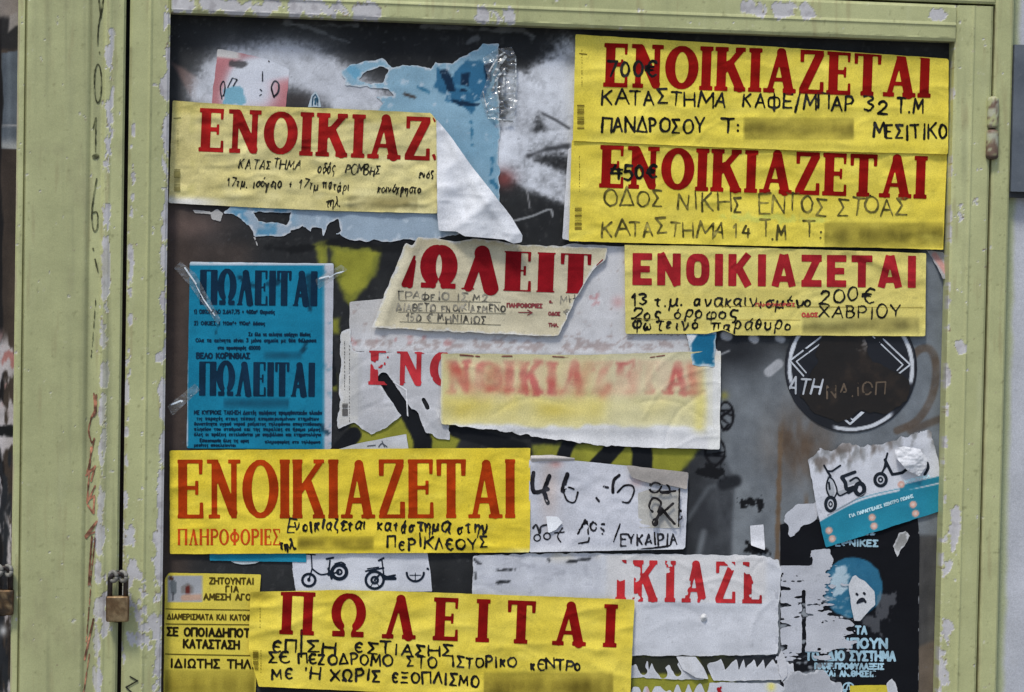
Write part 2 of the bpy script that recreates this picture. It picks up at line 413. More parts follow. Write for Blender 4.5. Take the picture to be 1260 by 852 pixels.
def hw(text, x0, x1, y0, y1, cap, r=1.3, jit=.5, slant=0.0, gap=3.0, seed=None, flatcap=False):
    """Pen strokes for a line of writing from (x0,y0) to (x1,y1) along its baseline."""
    rg = random.Random(seed if seed is not None else text + str(x0))
    tot = sum(HW[c][0] + gap for c in text) - gap
    L = math.hypot(x1 - x0, y1 - y0); ux, uy = (x1 - x0) / L, (y1 - y0) / L
    sx = L / tot
    cur = 0.0
    out = []
    for c in text:
        w, strokes = HW[c]
        rot = rg.gauss(0, .06) * jit; sc = 1 + rg.gauss(0, .10) * jit; dy = rg.gauss(0, .075) * jit * cap + math.sin(cur * .11 + len(text)) * .06 * jit * cap
        wd = 1 + rg.gauss(0, .10) * jit; shx = rg.gauss(0, .16) * jit
        rr = r * (1 + rg.uniform(-.15, .15) * jit)
        for st in strokes:
            pp = []
            jx, jy = rg.gauss(0, .35) * jit, rg.gauss(0, .45) * jit
            bow = rg.gauss(0, .55) * jit
            if len(st) == 2 and jit > .2:      # a straight pen stroke is never quite straight
                (ax, ay), (bx, by) = st
                st = [(ax + (bx - ax) * t + bow * math.sin(t * math.pi) * (.5 if ax == bx else .25), ay + (by - ay) * t + bow * math.sin(t * math.pi) * (.25 if ax == bx else .5)) for t in (0, .25, .5, .75, 1)]
            elif jit > .2:
                st = [(a + rg.gauss(0, .22) * jit, b + rg.gauss(0, .22) * jit) for a, b in st]
            for a, b in st:
                gx = ((a * wd + jx) / 10 * w + shx) * sx * sc; gy = (b + jy) / 10 * cap * sc
                gx, gy = gx - gy * rot + gy * slant, gy + gx * rot
                gx += cur * sx; gy += dy
                pp.append((x0 + gx * ux + gy * uy, y0 + gx * uy - gy * ux))
            for k in range(len(pp) - 1):
                a, b = pp[k], pp[k + 1]
                n = max(1, len(pp) - 1); pr = lambda t: rr * (1 + jit * (.16 * math.cos(t * 2.6) - .22 * t * t + .08 * math.sin(t * 9 + cur)))
                out.append(('b' if flatcap else 'c', a[0], a[1], b[0], b[1], pr(k / n), pr((k + 1) / n)))
        cur += w + gap
    return out

def line(*pts, r=1.0, r2=None):
    return [('c', a[0], a[1], b[0], b[1], r, r if r2 is None else r2) for a, b in zip(pts[:-1], pts[1:])]

def curve(*pts, r=1.0):
    return line(*crom(list(pts), 6), r=r)

def slab(t=.115, f=.05, e=.055):
    """Poster capitals with slab feet: t half stem, f half slab thickness, e slab overhang. Pieces are (kind, x0,y0,x1,y1,r0,r1)."""
    G = {}
    def stem(x, r=t, y0=0, y1=1): return [('b', x, y0, x, y1, r, r)]
    def bar(x0, x1, y, r=f): return [('b', x0, y, x1, y, r, r)]
    def foot(x, y, r=t): return bar(x - r - e, x + r + e, f if y == 0 else 1 - f)
    def diag(a, b, r): return [('c', a[0], a[1], b[0], b[1], r, r)]
    a = t + e
    G['Ε'] = (.64, stem(a) + bar(0, .62, f) + bar(0, .6, 1 - f) + bar(a, .48, .52) + [('b', .585, 0, .585, .27, .04, .03), ('b', .565, .75, .565, 1, .03, .04), ('b', .47, .4, .47, .64, .03, .03)])
    G['Ν'] = (.86, stem(.2, t * .62) + stem(.68, t * .62) + diag((.24, .9), (.66, .1), t * .95) + bar(.02, .3, 1 - f) + bar(.06, .34, f) + bar(.54, .84, 1 - f))
    o = ell(.41, .5, .41 - t * .95, .5 - f * 1.5, 0, 360, 28)
    G['Ο'] = (.82, [('c', p[0], p[1], q[0], q[1], f * 1.35 + (t - f * 1.2) * abs(math.cos(i / 28 * 2 * math.pi)) ** 1.3, f * 1.35 + (t - f * 1.2) * abs(math.cos((i + 1) / 28 * 2 * math.pi)) ** 1.3) for i, (p, q) in enumerate(zip(o[:-1], o[1:]))])
    G['Ι'] = (2 * a, stem(a) + foot(a, 0) + foot(a, 1))
    G['Κ'] = (.82, stem(a) + foot(a, 0) + foot(a, 1) + diag((.66, .93), (a + .06, .45), t * .62) + diag((.38, .6), (.65, .08), t * .98) + bar(.5, .8, f) + bar(.52, .78, 1 - f))
    G['Α'] = (.84, diag((.16, .05), (.41, .92), t * .55) + diag((.44, .92), (.66, .06), t * .98) + bar(.2, .6, .3, .045) + bar(0, .29, f) + bar(.5, .84, f))
    G['Ζ'] = (.68, bar(.04, .64, 1 - f) + bar(.03, .66, f) + diag((.54, .9), (.14, .1), t * .9) + [('b', .09, .72, .09, 1, .045, .05), ('b', .61, 0, .61, .28, .05, .045)])
    G['Τ'] = (.72, stem(.36) + foot(.36, 0) + bar(.02, .7, 1 - f) + [('b', .06, .72, .06, 1, .04, .05), ('b', .66, .72, .66, 1, .04, .05)])
    G['Π'] = (.86, stem(a) + stem(.86 - a) + foot(a, 0) + foot(.86 - a, 0) + bar(0, .86, 1 - f))
    om = ell(.42, .56, .42 - t * .95, .44 - f, -52, 232, 24)
    G['Ω'] = (.84, [('c', p[0], p[1], q[0], q[1], t * (.5 + .5 * abs(math.cos(math.radians(-52 + 284 * i / 24)))), t * (.5 + .5 * abs(math.cos(math.radians(-52 + 284 * (i + 1) / 24))))) for i, (p, q) in enumerate(zip(om[:-1], om[1:]))]
               + bar(.03, .34, .065, .065) + bar(.5, .81, .065, .065) + diag((.3, .07), (.24, .24), t * .4) + diag((.54, .07), (.6, .24), t * .4))
    G['Λ'] = (.84, diag((.16, .05), (.41, .92), t * .55) + diag((.44, .92), (.66, .06), t * .98) + bar(0, .29, f) + bar(.5, .84, f))
    G['Η'] = (.86, stem(a) + stem(.86 - a) + foot(a, 0) + foot(a, 1) + foot(.86 - a, 0) + foot(.86 - a, 1) + bar(a, .86 - a, .52))
    q = ell(.36, .73, .25, .22, -90, 90, 12)
    G['Ρ'] = (.68, stem(a) + foot(a, 0) + bar(0, .4, 1 - f) + bar(a, .36, .5) + [('c', c[0], c[1], d[0], d[1], t * .8, t * .8) for c, d in zip(q[:-1], q[1:])])
    q = ell(.42, .5, .33, .26, 0, 360, 20)
    G['Φ'] = (.84, stem(.42) + foot(.42, 0) + foot(.42, 1) + [('c', c[0], c[1], d[0], d[1], t * .8, t * .8) for c, d in zip(q[:-1], q[1:])])
    G['Σ'] = (.68, bar(.02, .64, 1 - f) + bar(.02, .66, f) + diag((.1, .93), (.36, .52), t * .85) + diag((.36, .52), (.1, .07), t * .6) + [('b', .6, .74, .6, 1, .03, .04), ('b', .62, 0, .62, .26, .04, .03)])
    G[' '] = (.3, [])
    return G

def sans(t=.12):
    G = {}
    def b(x0, y0, x1, y1, r=t): return [('b', x0, y0, x1, y1, r, r)]
    G['Ε'] = (.56, b(t, 0, t, 1) + b(0, t * .9, .56, t * .9, t * .9) + b(0, .5, .5, .5, t * .85) + b(0, 1 - t * .9, .56, 1 - t * .9, t * .9))
    G['Ν'] = (.68, b(t, 0, t, 1) + b(.68 - t, 0, .68 - t, 1) + b(t * .8, 1, .68 - t * .8, 0, t * .9))
    o = [(.34 + (.34 - t) * sx, .5 + (.5 - t) * sy) for sx, sy in [(math.copysign(abs(math.cos(q)) ** .7, math.cos(q)), math.copysign(abs(math.sin(q)) ** .7, math.sin(q))) for q in [k / 24 * 2 * math.pi for k in range(25)]]]
    G['Ο'] = (.68, [('c', p[0], p[1], q[0], q[1], t, t) for p, q in zip(o[:-1], o[1:])])
    G['Ι'] = (2 * t, b(t, 0, t, 1))
    G['Κ'] = (.7, b(t, 0, t, 1) + b(.58, 1, .2, .45, t * .85) + b(.28, .6, .58, 0, t * .95))
    G['Α'] = (.72, b(.11, 0, .34, 1, t * .9) + b(.61, 0, .38, 1, t * .9) + b(.18, .24, .54, .24, t * .75))
    G['Ζ'] = (.58, b(0, t * .9, .58, t * .9, t * .9) + b(0, 1 - t * .9, .58, 1 - t * .9, t * .9) + b(.46, .9, .12, .1, t * .9))
    G['Τ'] = (.6, b(.3, 0, .3, 1) + b(0, 1 - t * .9, .6, 1 - t * .9, t * .9))
    return G

SLAB = slab()
SLABNARROW = slab(.085, .03, .04)
DIDONE = slab(.185, .018, .02)
CONDENSED = slab(.115, .02, .04)
SANS = sans()

def word(text, x0, x1, y0, y1, cap, font=SLAB, gap=.13, weight=1.0, lean=0.0):
    """Printed headline from (x0,y0) to (x1,y1) along its baseline."""
    tot = sum(font[c][0] + gap for c in text) - gap
    L = math.hypot(x1 - x0, y1 - y0); ux, uy = (x1 - x0) / L, (y1 - y0) / L
    sx = L / tot
    k = min(1.25, max(.72, sx / cap)) ** .6
    cur = 0.0; out = []
    for c in text:
        w, pr = font[c]
        for kind, ax, ay, bx, by, ra, rb in pr:
            q = []
            for gx, gy in ((ax, ay), (bx, by)):
                X = (cur + gx) * sx + lean * gy * cap; Y = gy * cap
                q.append((x0 + X * ux + Y * uy, y0 + X * uy - Y * ux))
            horiz = abs(by - ay) < .02
            kr = weight * (1.0 if horiz else k)
            out.append((kind, q[0][0], q[0][1], q[1][0], q[1][1], ra * cap * kr, rb * cap * kr))
        cur += w + gap
    return out

def barcode(x0, y0, x1, y1, n=12, seed=0):
    rg = random.Random(seed); out = []
    for k in range(n):
        y = y0 + (y1 - y0) * (k + .5) / n
        r = rg.choice((.35, .55, .9))
        out.append(('b', x0, y, x1, y, r, r))
    return out

def finerule(x, y0, y1, seed=0):
    rg = random.Random(seed); out = []
    y = y0
    while y < y1:
        d = rg.uniform(1, 3); out.append(('b', x, y, x, min(y1, y + d), .45, .45)); y += d + rg.uniform(.5, 2.5)
    return out
# ------------------------------------------------------------------ helpers for the large pieces
def steps(a, b, n):
    return list(np.linspace(a, b, max(2, n)))

def relief_grid(name, xs, zs, off, back, paint, mat, parent=None, origin=None, smooth=False):
    """A solid slab facing the street: front at off(x,z) metres before the board plane, returned to `back` round its rim."""
    xs = [xs[0]] + list(xs) + [xs[-1]]; zs = [zs[0]] + list(zs) + [zs[-1]]
    gx, gz = np.meshgrid(xs, zs)
    o = off(gx, gz) if callable(off) else np.full(gx.shape, float(off))
    o = np.array(o, float)
    o[0, :] = back; o[-1, :] = back; o[:, 0] = back; o[:, -1] = back
    v = np.stack([gx.ravel(), -o.ravel(), gz.ravel()], 1)
    ny, nx = gx.shape
    idx = np.arange(ny * nx).reshape(ny, nx)
    f = np.stack([idx[:-1, :-1], idx[:-1, 1:], idx[1:, 1:], idx[1:, :-1]], -1).reshape(-1, 4)
    px, py = Q(v)
    c = lin(paint(px, py))
    if parent is not None:
        return link_mesh(name, v - origin, f.tolist(), mat, c, parent, None, smooth)
    return link_mesh(name, v, f.tolist(), mat, c, None, np.array(origin) if origin is not None else None, smooth)

def empty(name, loc, label, cat, group=None):
    o = bpy.data.objects.new(name, None)
    o.empty_display_size = .05
    o.location = loc
    COL.objects.link(o)
    return tag(o, label, cat, group)

def px_x(px, off, py=430): return float(P([px], [py], off)[0][0])
def px_z(px, py, off): return float(P([px], [py], off)[0][2])

OFF_D = .026        # front of the cabinet door
OFF_P = .032        # front of the wide post
X_IN0, X_IN1 = px_x(204, OFF_D), px_x(1166.5, OFF_D)
X_ST0, X_ST1 = px_x(154.5, OFF_D), px_x(1212, OFF_D)
Z_IN1 = px_z(690, 33, OFF_D)
Z_RL1 = Z_IN1 + (px_z(1110, 5.5, OFF_D) - px_z(1110, 50.5, OFF_D))
Z_BOT = .72
Z_TOP = 2.35

# ------------------------------------------------------------------ pigment of the green enamel
CHIPS = [([(136, 40), (134, 150), (130, 300), (129, 430), (124, 600), (120, 780), (118, 900)], 5, .14),
         ([(209, 10), (207, 120), (203, 430), (198, 700), (194, 900)], 6, .16),
         ([(165, 100), (158, 430), (152, 700), (149, 900)], 4, -.05),
         ([(1172, 60), (1167, 430), (1160, 700), (1156, 900)], 4, -.12)]
PATCHES = [([(212, 4), (470, 16)], 9, .48), ([(585, 17), (625, 20)], 9, .5), ([(925, 12), (995, 16)], 8, .62), ([(1150, 17), (1158, 18)], 6, .6),
           ([(1172, 635), (1166, 690)], 9, .5), ([(1166, 770), (1163, 840)], 6, .4), ([(1183, 255), (1184, 268)], 5, .6), ([(1183, 425), (1185, 430)], 5, .55),
           ([(205, 95), (207, 130)], 7, .5), ([(195, 440), (199, 440)], 6, .6), ([(160, 710), (176, 770)], 11, .2), ([(122, 740), (124, 775)], 9, .6),
           ([(163, 785), (182, 792)], 9, .5), ([(152, 640), (160, 700)], 8, .3), ([(190, 690), (196, 700)], 5, .5), ([(130, 710), (160, 705)], 6, .5),
           ([(300, 8), (340, 12)], 8, .4), ([(198, 640), (195, 800)], 6, .4)]
def chipmask(x, y):
    n = fbm(x, y, 11, 5, 3, 22) + .35 * fbm(x, y, 3.5, 3, 33, 6); m = np.full(np.shape(x), -1.0)
    for pts, w, b in CHIPS:
        d = segd(x, y, pts)
        m = np.maximum(m, np.where(d < w * 2.2, n * 1.1 + b + .02 - (d / w) ** 2 * .40, -1))
    for pts, w, b in PATCHES:
        d = segd(x, y, pts)
        m = np.maximum(m, np.where(d < w * 2.2, n * 1.25 + b * .75 - .02 - (d / w) ** 2 * .35, -1))
    m = np.maximum(m, fbm(x, y, 7, 4, 23) - .64)
    return m
def green(x, y, dark=0.0):
    c = flat(x, (169, 171, 125))
    c = mix(c, .5 + .9 * fbm(x, y, 90, 4, 1, 240), (157, 159, 114))
    c = mix(c, sst(fbm(x, y, 18, 4, 2, 300), .25, .8) * .4, (124, 126, 96))
    c = mix(c, sst(fbm(x, y, 14, 4, 7, 120), .3, .8) * .3, (180, 183, 146))
    c = mix(c, sst(fbm(x, y, 5, 3, 9), .45, .75) * .5, (112, 112, 76))
    g = sst(5 - segd(x, y, [(212, 16), (1178, 55)]), 0, 4) + sst(4 - segd(x, y, [(161, 60), (150, 852)]), 0, 4) + sst(4 - segd(x, y, [(1224, 12), (1203, 852)]), 0, 3)
    c = mix(c, g * (.5 + .8 * fbm(x, y, 16, 4, 44)) * .5, (112, 106, 80))
    c = mix(c, sst(fbm(x, y, 7, 4, 45, 70), .3, .7) * .4, (138, 128, 92))
    m = chipmask(x, y)
    c = mix(c, sst(m, -.12, -.02) * .5, (186, 186, 152))
    c = mix(c, sst(m, -.01, .05), (174, 172, 173)); c = mix(c, sst(.035 - np.abs(m + .005), 0, .03) * sst(fbm(x, y, 7, 3, 43), .0, .4) * .8, (112, 94, 74))
    c = mix(c, sst(m, .03, .10) * sst(fbm(x, y, 9, 3, 41), .05, .5) * .6, (142, 138, 140))
    return c
def chip_relief(gx, gz, off):
    v = np.stack([gx.ravel(), -np.broadcast_to(off, gx.shape).ravel(), gz.ravel()], 1)
    x, y = Q(v)
    return (-.0006 * sst(chipmask(x, y), -.01, .05)).reshape(gx.shape)

# ------------------------------------------------------------------ ground and walls
gv = [(-60, 30, 0), (60, 30, 0), (60, -60, 0), (-60, -60, 0)]
go = link_mesh("pavement", gv, [(0, 3, 2, 1)], M_GROUND, lin(flat(np.zeros(4), (116, 116, 115))), None, np.zeros(3), False)
go["kind"] = "structure"

OFF_W = .006
def wall_paint(x, y):
    c = flat(x, (176, 178, 185))
    c = mix(c, .5 + .8 * fbm(x, y, 60, 4, 51), (164, 166, 172))
    c = mix(c, sst(fbm(x, y, 16, 4, 53), .3, .8) * .3, (150, 150, 152))
    e = x - (1239 - (y - 430) * .024)
    near = (x > 1150) * sst(10 - e + 3 * fbm(x, y, 30, 3, 55), 0, 9)
    c = mix(c, near * .85, (158, 164, 122))
    return c
wx = [-3.0, px_x(-60, 0)] + steps(px_x(1225, OFF_W), px_x(1300, OFF_W), 60) + [4.0]
wz = [0.0, 1.0] + steps(1.02, 1.99, 400) + [2.2, 4.5]
wall = relief_grid("building_wall", wx, wz, OFF_W - .03, -.30, wall_paint, M_WALL)
# the wall stands behind the cabinets; the stretch right of the cabinet is rendered out to the frame
tag(wall, "pale grey rendered wall behind and to the right of the green cabinet", "wall")
rw = relief_grid("render_coat", steps(px_x(1214, .0), px_x(1300, OFF_W), 64) + [3.0], wz[1:], OFF_W, -.02, wall_paint, M_WALL, wall, np.array(wall.location))

def plate_paint(x, y):
    c = flat(x, (88, 94, 101))
    c = mix(c, .5 + .8 * fbm(x, y, 30, 4, 61), (76, 82, 90))
    return mix(c, sst(fbm(x, y, 8, 3, 63), .35, .8) * .4, (108, 112, 116))
pl = relief_grid("junction_box", steps(px_x(1247, .03, 150), px_x(1400, .03, 150), 60), steps(px_z(1255, 236, .03), px_z(1255, 55, .03), 80), .028, .0065, plate_paint, M_PAINT)
tag(pl, "dark slate grey box on the pale wall right of the cabinet", "box")
def shadow_paint(x, y):
    c = flat(x, (30, 31, 33)); return mix(c, .4 + fbm(x, y, 20, 3, 66), (46, 47, 50))
lp = relief_grid("box_shadow", steps(px_x(1246, .03, 150), px_x(1400, .03, 150), 30), steps(px_z(1255, 243, .03), px_z(1255, 236, .03), 8), .022, .0065, shadow_paint, M_PAINT, pl, np.array(pl.location))  # near-black strip standing in for the shadow beneath the box

# ------------------------------------------------------------------ the cabinet
cab = empty("notice_cabinet", (0, 0, Z_BOT), "green painted steel notice cabinet plastered with rental signs and torn posters", "cabinet")
CO = np.array([0, 0, Z_BOT])

def board_paint(x, y):
    N = lambda s, sd, o=4, sy=None: fbm(x, y, s, o, sd, sy)
    c = flat(x, (43, 44, 45))
    c = mix(c, .5 + .9 * N(40, 70), (31, 32, 34))
    c = mix(c, sst(N(6, 94, 3), .25, .6) * .5, (62, 62, 62))
    # dirty brown margin on the left, with a rubbed glow
    c = mix(c, sst(262 - x + 16 * N(50, 71), 0, 50) * sst(y, 120, 200), (66, 57, 52))
    c = mix(c, np.exp(-((x - 235) / 46) ** 2 - ((y - 278) / 20) ** 2) * .8, (98, 82, 76))
    c = mix(c, sst(330 - x, 0, 40) * sst(y, 286, 310) * sst(560 - y, 0, 30) * .6, (74, 62, 56))
    tri = polysd(x, y, [(212, 78), (222, 82), (268, 112), (264, 126), (236, 122)])
    c = mix(c, sst(tri, -3, 3) * .8, (112, 90, 84))
    # grey field on the right
    gr = sst(x + 12 * N(40, 72), 850, 905) * sst(y, 395, 480)
    c = mix(c, gr, (112, 117, 121))
    c = mix(c, gr * (.5 + .9 * N(26, 73)), (98, 103, 108))
    c = mix(c, sst(polysd(x, y, [(1132, 305), (1180, 305), (1180, 560), (1128, 560), (1100, 470)]), -6, 12), (104, 110, 116))
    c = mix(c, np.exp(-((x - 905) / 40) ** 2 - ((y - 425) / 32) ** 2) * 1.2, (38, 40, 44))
    # dark folds beside the handwritten sheet
    fold = sst(polysd(x, y, [(846, 552), (886, 548), (905, 590), (900, 690), (842, 690)]), -3, 5)
    c = mix(c, fold * (.6 + .7 * N(20, 74, 3, 46)), (48, 50, 54))
    c = mix(c, sst(6 - segd(x, y, [(846, 640), (872, 600), (903, 592)]), 0, 7) * .8, (84, 88, 92))
    c = mix(c, sst(7 - segd(x, y, [(858, 690), (866, 655)]), 0, 7) * .8, (100, 104, 108))
    c = mix(c, sst(9 - segd(x, y, [(890, 596), (905, 592)]), -2, 5), (34, 36, 40))
    # black pen scribbles
    sc = np.minimum(segd(x, y, ell(893, 512, 9, 17) + [(886, 505), (899, 505), (886, 514), (897, 522), (890, 530)]), segd(x, y, ell(880, 556, 12, 16) + [(870, 560), (892, 562), (874, 580)]))
    c = mix(c, sst(2.6 - sc + 1.4 * N(7, 75), 0, 2.0), (18, 18, 22))
    for (sx, sy, w) in ((927, 620, 13), (930, 675, 12), (876, 582, 14)):
        f = 9 - segd(x, y, [(sx - w * .7, sy - 2), (sx + w * .7, sy + 1)]) + 9 * N(6, 76, 3)
        c = mix(c, sst(f, 1, 4), (18, 19, 22))
    # brown drips and rust halo under the round sticker
    hal = np.exp(-((x - 985) / 34) ** 2 - ((y - 545) / 42) ** 2)
    c = mix(c, hal * (.9 + N(14, 77, 3, 30)), (86, 73, 62))
    c = mix(c, sst(4.4 + 2 * N(9, 78) - np.abs(x - 961 + (y - 520) * .03), 0, 3) * sst(y, 515, 540) * sst(730 - y, 0, 20), (98, 82, 66))
    c = mix(c, sst(4 + 1.5 * N(9, 79) - np.abs(x - 992), 0, 3) * sst(y, 600, 625) * .8, (98, 82, 66))
    sw = crom([(1118, 446), (1132, 430), (1146, 432), (1152, 455), (1146, 490), (1128, 518), (1104, 530)], 6)
    c = mix(c, sst(6.5 - segd(x, y, sw), 0, 3.4) * (.75 + .5 * N(14, 80)), (84, 74, 66))
    c = mix(c, sst(7 - segd(x, y, [(1120, 530), (1146, 520), (1176, 508)]), 0, 5) * .8, (80, 70, 62))
    # strip down the right edge
    rs = sst(x - 1128, -2, 2) * sst(y, 655, 665)
    c = mix(c, rs, (48, 48, 50)); c = mix(c, rs * (.5 + .8 * N(12, 81, 3, 60)), (72, 71, 70))
    c = mix(c, rs * sst(y + .4 * (x - 1140), 788, 796), (94, 84, 74))
    # white spray
    arc = crom([(262, 118), (278, 92), (305, 84), (345, 80), (385, 88), (415, 108), (445, 128), (480, 150)], 8)
    d = segd(x, y, arc)
    m = np.exp(-(np.maximum(d - 17, 0) / 12) ** 2) * (.98 + .25 * N(18, 82)); m = m + 1.5 * m * np.clip(1 - m, 0, 1) * N(3.0, 95, 2)
    c = mix(c, m, (200, 203, 212)); c = mix(c, m * sst(N(9, 96, 4), .25, .55) * .28, (160, 162, 168)); c = mix(c, m * sst(.9 - np.abs(N(22, 97, 3)) * 14, 0, .6) * .2, (110, 112, 116))
    c = mix(c, .35 * np.exp(-(np.maximum(d - 20, 0) / 24) ** 2), (150, 152, 156))
    c = mix(c, np.exp(-((x - 300) / 26) ** 2 - ((y - 112) / 20) ** 2), (196, 199, 208))
    c = mix(c, np.exp(-((x - 362) / 22) ** 2 - ((y - 124) / 10) ** 2) * .9, (58, 54, 54))
    for pts, w, s, k in (([(690, 95), (672, 100), (668, 112)], 17, 9, 1), ([(700, 120), (690, 140), (680, 120)], 16, 9, 1), ([(634, 105), (646, 122), (640, 150), (632, 180)], 13, 7, .95),
                         ([(615, 190), (650, 214), (700, 234)], 13, 6, 1), ([(620, 186), (652, 178), (700, 172)], 10, 6, .9), ([(700, 70), (704, 170)], 10, 14, .8), ([(618, 165), (606, 200)], 12, 6, .9),
                         ([(700, 120), (672, 92)], 8, 6, 1)):
        d = segd(x, y, pts)
        m = k * np.exp(-(np.maximum(d - w, 0) / s) ** 2) * (.92 + .3 * N(14, 83)); m = m + 1.5 * m * np.clip(1 - m, 0, 1) * N(3.0, 98, 2)
        c = mix(c, m, (194, 197, 204)); c = mix(c, m * sst(N(10, 99, 4, 6), .2, .5) * .4, (146, 148, 153))
    c = mix(c, sst(5 - segd(x, y, [(650, 192), (672, 184), (698, 180)]) + 4 * N(20, 84), 0, 6) * .9, (50, 51, 54))
    c = mix(c, sst(3.2 - segd(x, y, [(668, 140), (684, 148), (700, 158)]), 0, 3) * .8, (54, 55, 58))
    c = mix(c, np.exp(-((x - 620) / 13) ** 2 - ((y - 220) / 11) ** 2) * .9, (116, 62, 60))
    c = mix(c, sst(2.0 - segd(x, y, crom([(632, 272), (655, 266), (676, 258), (680, 266)], 5)), 0, 1.5) * .8, (160, 162, 164))
    c = mix(c, sst(1.6 - segd(x, y, [(648, 232), (652, 256)]), 0, 1.3) * .7, (150, 150, 152))
    # scraped remains along the top
    for pts, w in (([(352, 28), (380, 34), (410, 46), (430, 52)], 4), ([(360, 30), (440, 32)], 3.4), ([(520, 32), (590, 36), (640, 38), (655, 44)], 4.5), ([(588, 46), (575, 52)], 4)):
        f = w - segd(x, y, pts) + 4.4 * N(11, 85, 4, 5)
        c = mix(c, sst(f, .5, 3.5) * .55, (118, 121, 124))
    c = mix(c, sst(N(5, 86, 2) + .3 * N(60, 93), .72, .9) * .4, (92, 94, 98))
    # olive spray with black bars
    ol = np.maximum(polysd(x, y, [(404, 300), (470, 303), (462, 340), (430, 376), (416, 352)]), polysd(x, y, [(404, 392), (418, 392), (418, 412), (404, 410)]))
    ol = np.maximum(ol, polysd(x, y, [(430, 520), (560, 505), (575, 520), (560, 560), (420, 560)]))
    ol = np.maximum(ol, polysd(x, y, [(655, 548), (852, 540), (862, 552), (835, 588), (655, 566)]))
    ol = np.maximum(ol, polysd(x, y, [(404, 460), (414, 460), (414, 480), (404, 480)]))
    ol = np.maximum(ol, polysd(x, y, [(470, 470), (498, 476), (505, 510), (482, 508)]))
    ol = np.maximum(ol, polysd(x, y, [(775, 806), (905, 806), (905, 870), (775, 870)]))
    ol = np.maximum(ol, polysd(x, y, [(386, 302), (404, 296), (400, 340), (392, 330)]))
    c = mix(c, sst(ol + 3 * N(10, 87), -3, 3.5) * .95, (118, 120, 46))
    c = mix(c, sst(ol - 3 + 8 * N(16, 88), 0, 6) * .7, (140, 138, 48))
    for pts, w in (([(470, 462), (492, 492), (508, 515), (520, 540), (520, 560)], 12), ([(770, 535), (752, 555), (734, 575)], 11), ([(790, 530), (790, 575)], 13), ([(700, 545), (690, 570)], 9),
                   ([(560, 530), (640, 552)], 9), ([(436, 535), (412, 560)], 10), ([(404, 430), (410, 470)], 6)):
        c = mix(c, sst(w - segd(x, y, pts) + 1.6 * N(8, 89), -1, 2), (20, 22, 26))
    c = mix(c, sst(segd(x, y, [(500, 486), (508, 520), (512, 545)]) * -1 + 5, 0, 4) * 0.0, (90, 90, 80))
    blk = sst(6 - segd(x, y, [(330, 305), (365, 308), (395, 300), (450, 303), (530, 303)]) + 9 * N(14, 90), 0, 5)
    c = mix(c, blk * .9, (20, 21, 23))
    c = mix(c, sst(polysd(x, y, [(776, 806), (962, 806), (962, 830), (776, 830)]) + 3 * N(8, 92), -2, 3) * .85, (26, 28, 32))
    c = mix(c, sst(polysd(x, y, [(848, 806), (858, 806), (874, 850), (864, 850)]), -2, 2), (118, 118, 50))
    # pale dabs below the bold sign
    for a, b, w in (((946, 458), (958, 448), 6.5), ((892, 413), (896, 414), 6), ((926, 416), (929, 418), 5.5), ((958, 416), (962, 418), 5), ((897, 432), (888, 436), 1.5)):
        c = mix(c, sst(w - segd(x, y, [a, b]), -.8, 2), (150, 152, 156))
    c = mix(c, np.exp(-((x - 891) / 5) ** 2 - ((y - 487) / 5) ** 2) * .8, (132, 128, 60))
    return c
bx = steps(px_x(150, 0), px_x(1232, 0), 640)
bz = [Z_BOT] + steps(px_z(600, 880, 0), px_z(600, -30, 0), 520)
relief_grid("back_panel", bx, bz, 0.0, -.02, board_paint, M_BOARD, cab, CO, True)

def stile(x0, x1, ridge_at, inner):
    xs = steps(x0, x1, 34); zs = [Z_BOT] + steps(px_z(600, 880, 0), Z_RL1 + .0, 560)
    w = x1 - x0
    def off(gx, gz):
        u = (gx - x0) / w
        d = u - ridge_at
        o = OFF_D + .0016 * np.exp(-(d / .035) ** 2)
        o = o - .0022 * sst(u if inner < 0 else 1 - u, .30, .0) * 0
        side = (1 - u) if inner > 0 else u
        o = o - .0035 * sst(.5 - side, 0, .5) * (1 if ridge_at else 0) * .6
        o = o - .002 * sst(.07 - np.minimum(u, 1 - u), 0, .07)
        return o + chip_relief(gx, gz, OFF_D)
    relief_grid("stile", xs, zs, off, .0005, green, M_PAINT, cab, CO)
stile(X_ST0, X_IN0, .52, 1)
stile(X_IN1, X_ST1, .47, -1)
def rail(z0, z1):
    xs = steps(X_IN0 + .0005, X_IN1 - .0005, 520); zs = steps(z0, z1, 26)
    def off(gx, gz):
        u = (gz - z0) / (z1 - z0)
        o = OFF_D - .0004 + .0016 * np.exp(-((u - .45) / .04) ** 2) - .002 * sst(.08 - np.minimum(u, 1 - u), 0, .08)
        n = .0010 * fbm(gx * 900, gz * 0, 14, 3, 8)
        return o + chip_relief(gx, gz, OFF_D) + n * (u < .1)
    relief_grid("rail", xs, zs, off, .0005, green, M_PAINT, cab, CO)
rail(Z_IN1, Z_RL1)
rail(Z_BOT, Z_BOT + .05)
GAPW = .0032
def jamb(name, x0, x1, z0, z1, nx, nz):
    def off(gx, gz):
        u = np.minimum(np.minimum(gx - x0, x1 - gx), np.minimum(gz - z0, z1 - gz))
        return OFF_D + .0005 - .002 * sst(.003 - u, 0, .003) + chip_relief(gx, gz, OFF_D)
    relief_grid(name, steps(x0, x1, nx), steps(z0, z1, nz), off, -.0198, green, M_PAINT, cab, CO)
jamb("jamb", X_ST1 + GAPW, px_x(1237, OFF_D), Z_BOT, Z_RL1 + .12, 18, 600)
jamb("head_rail", X_ST0, X_ST1 + GAPW - .0004, Z_RL1 + GAPW, Z_RL1 + .12, 600, 40)

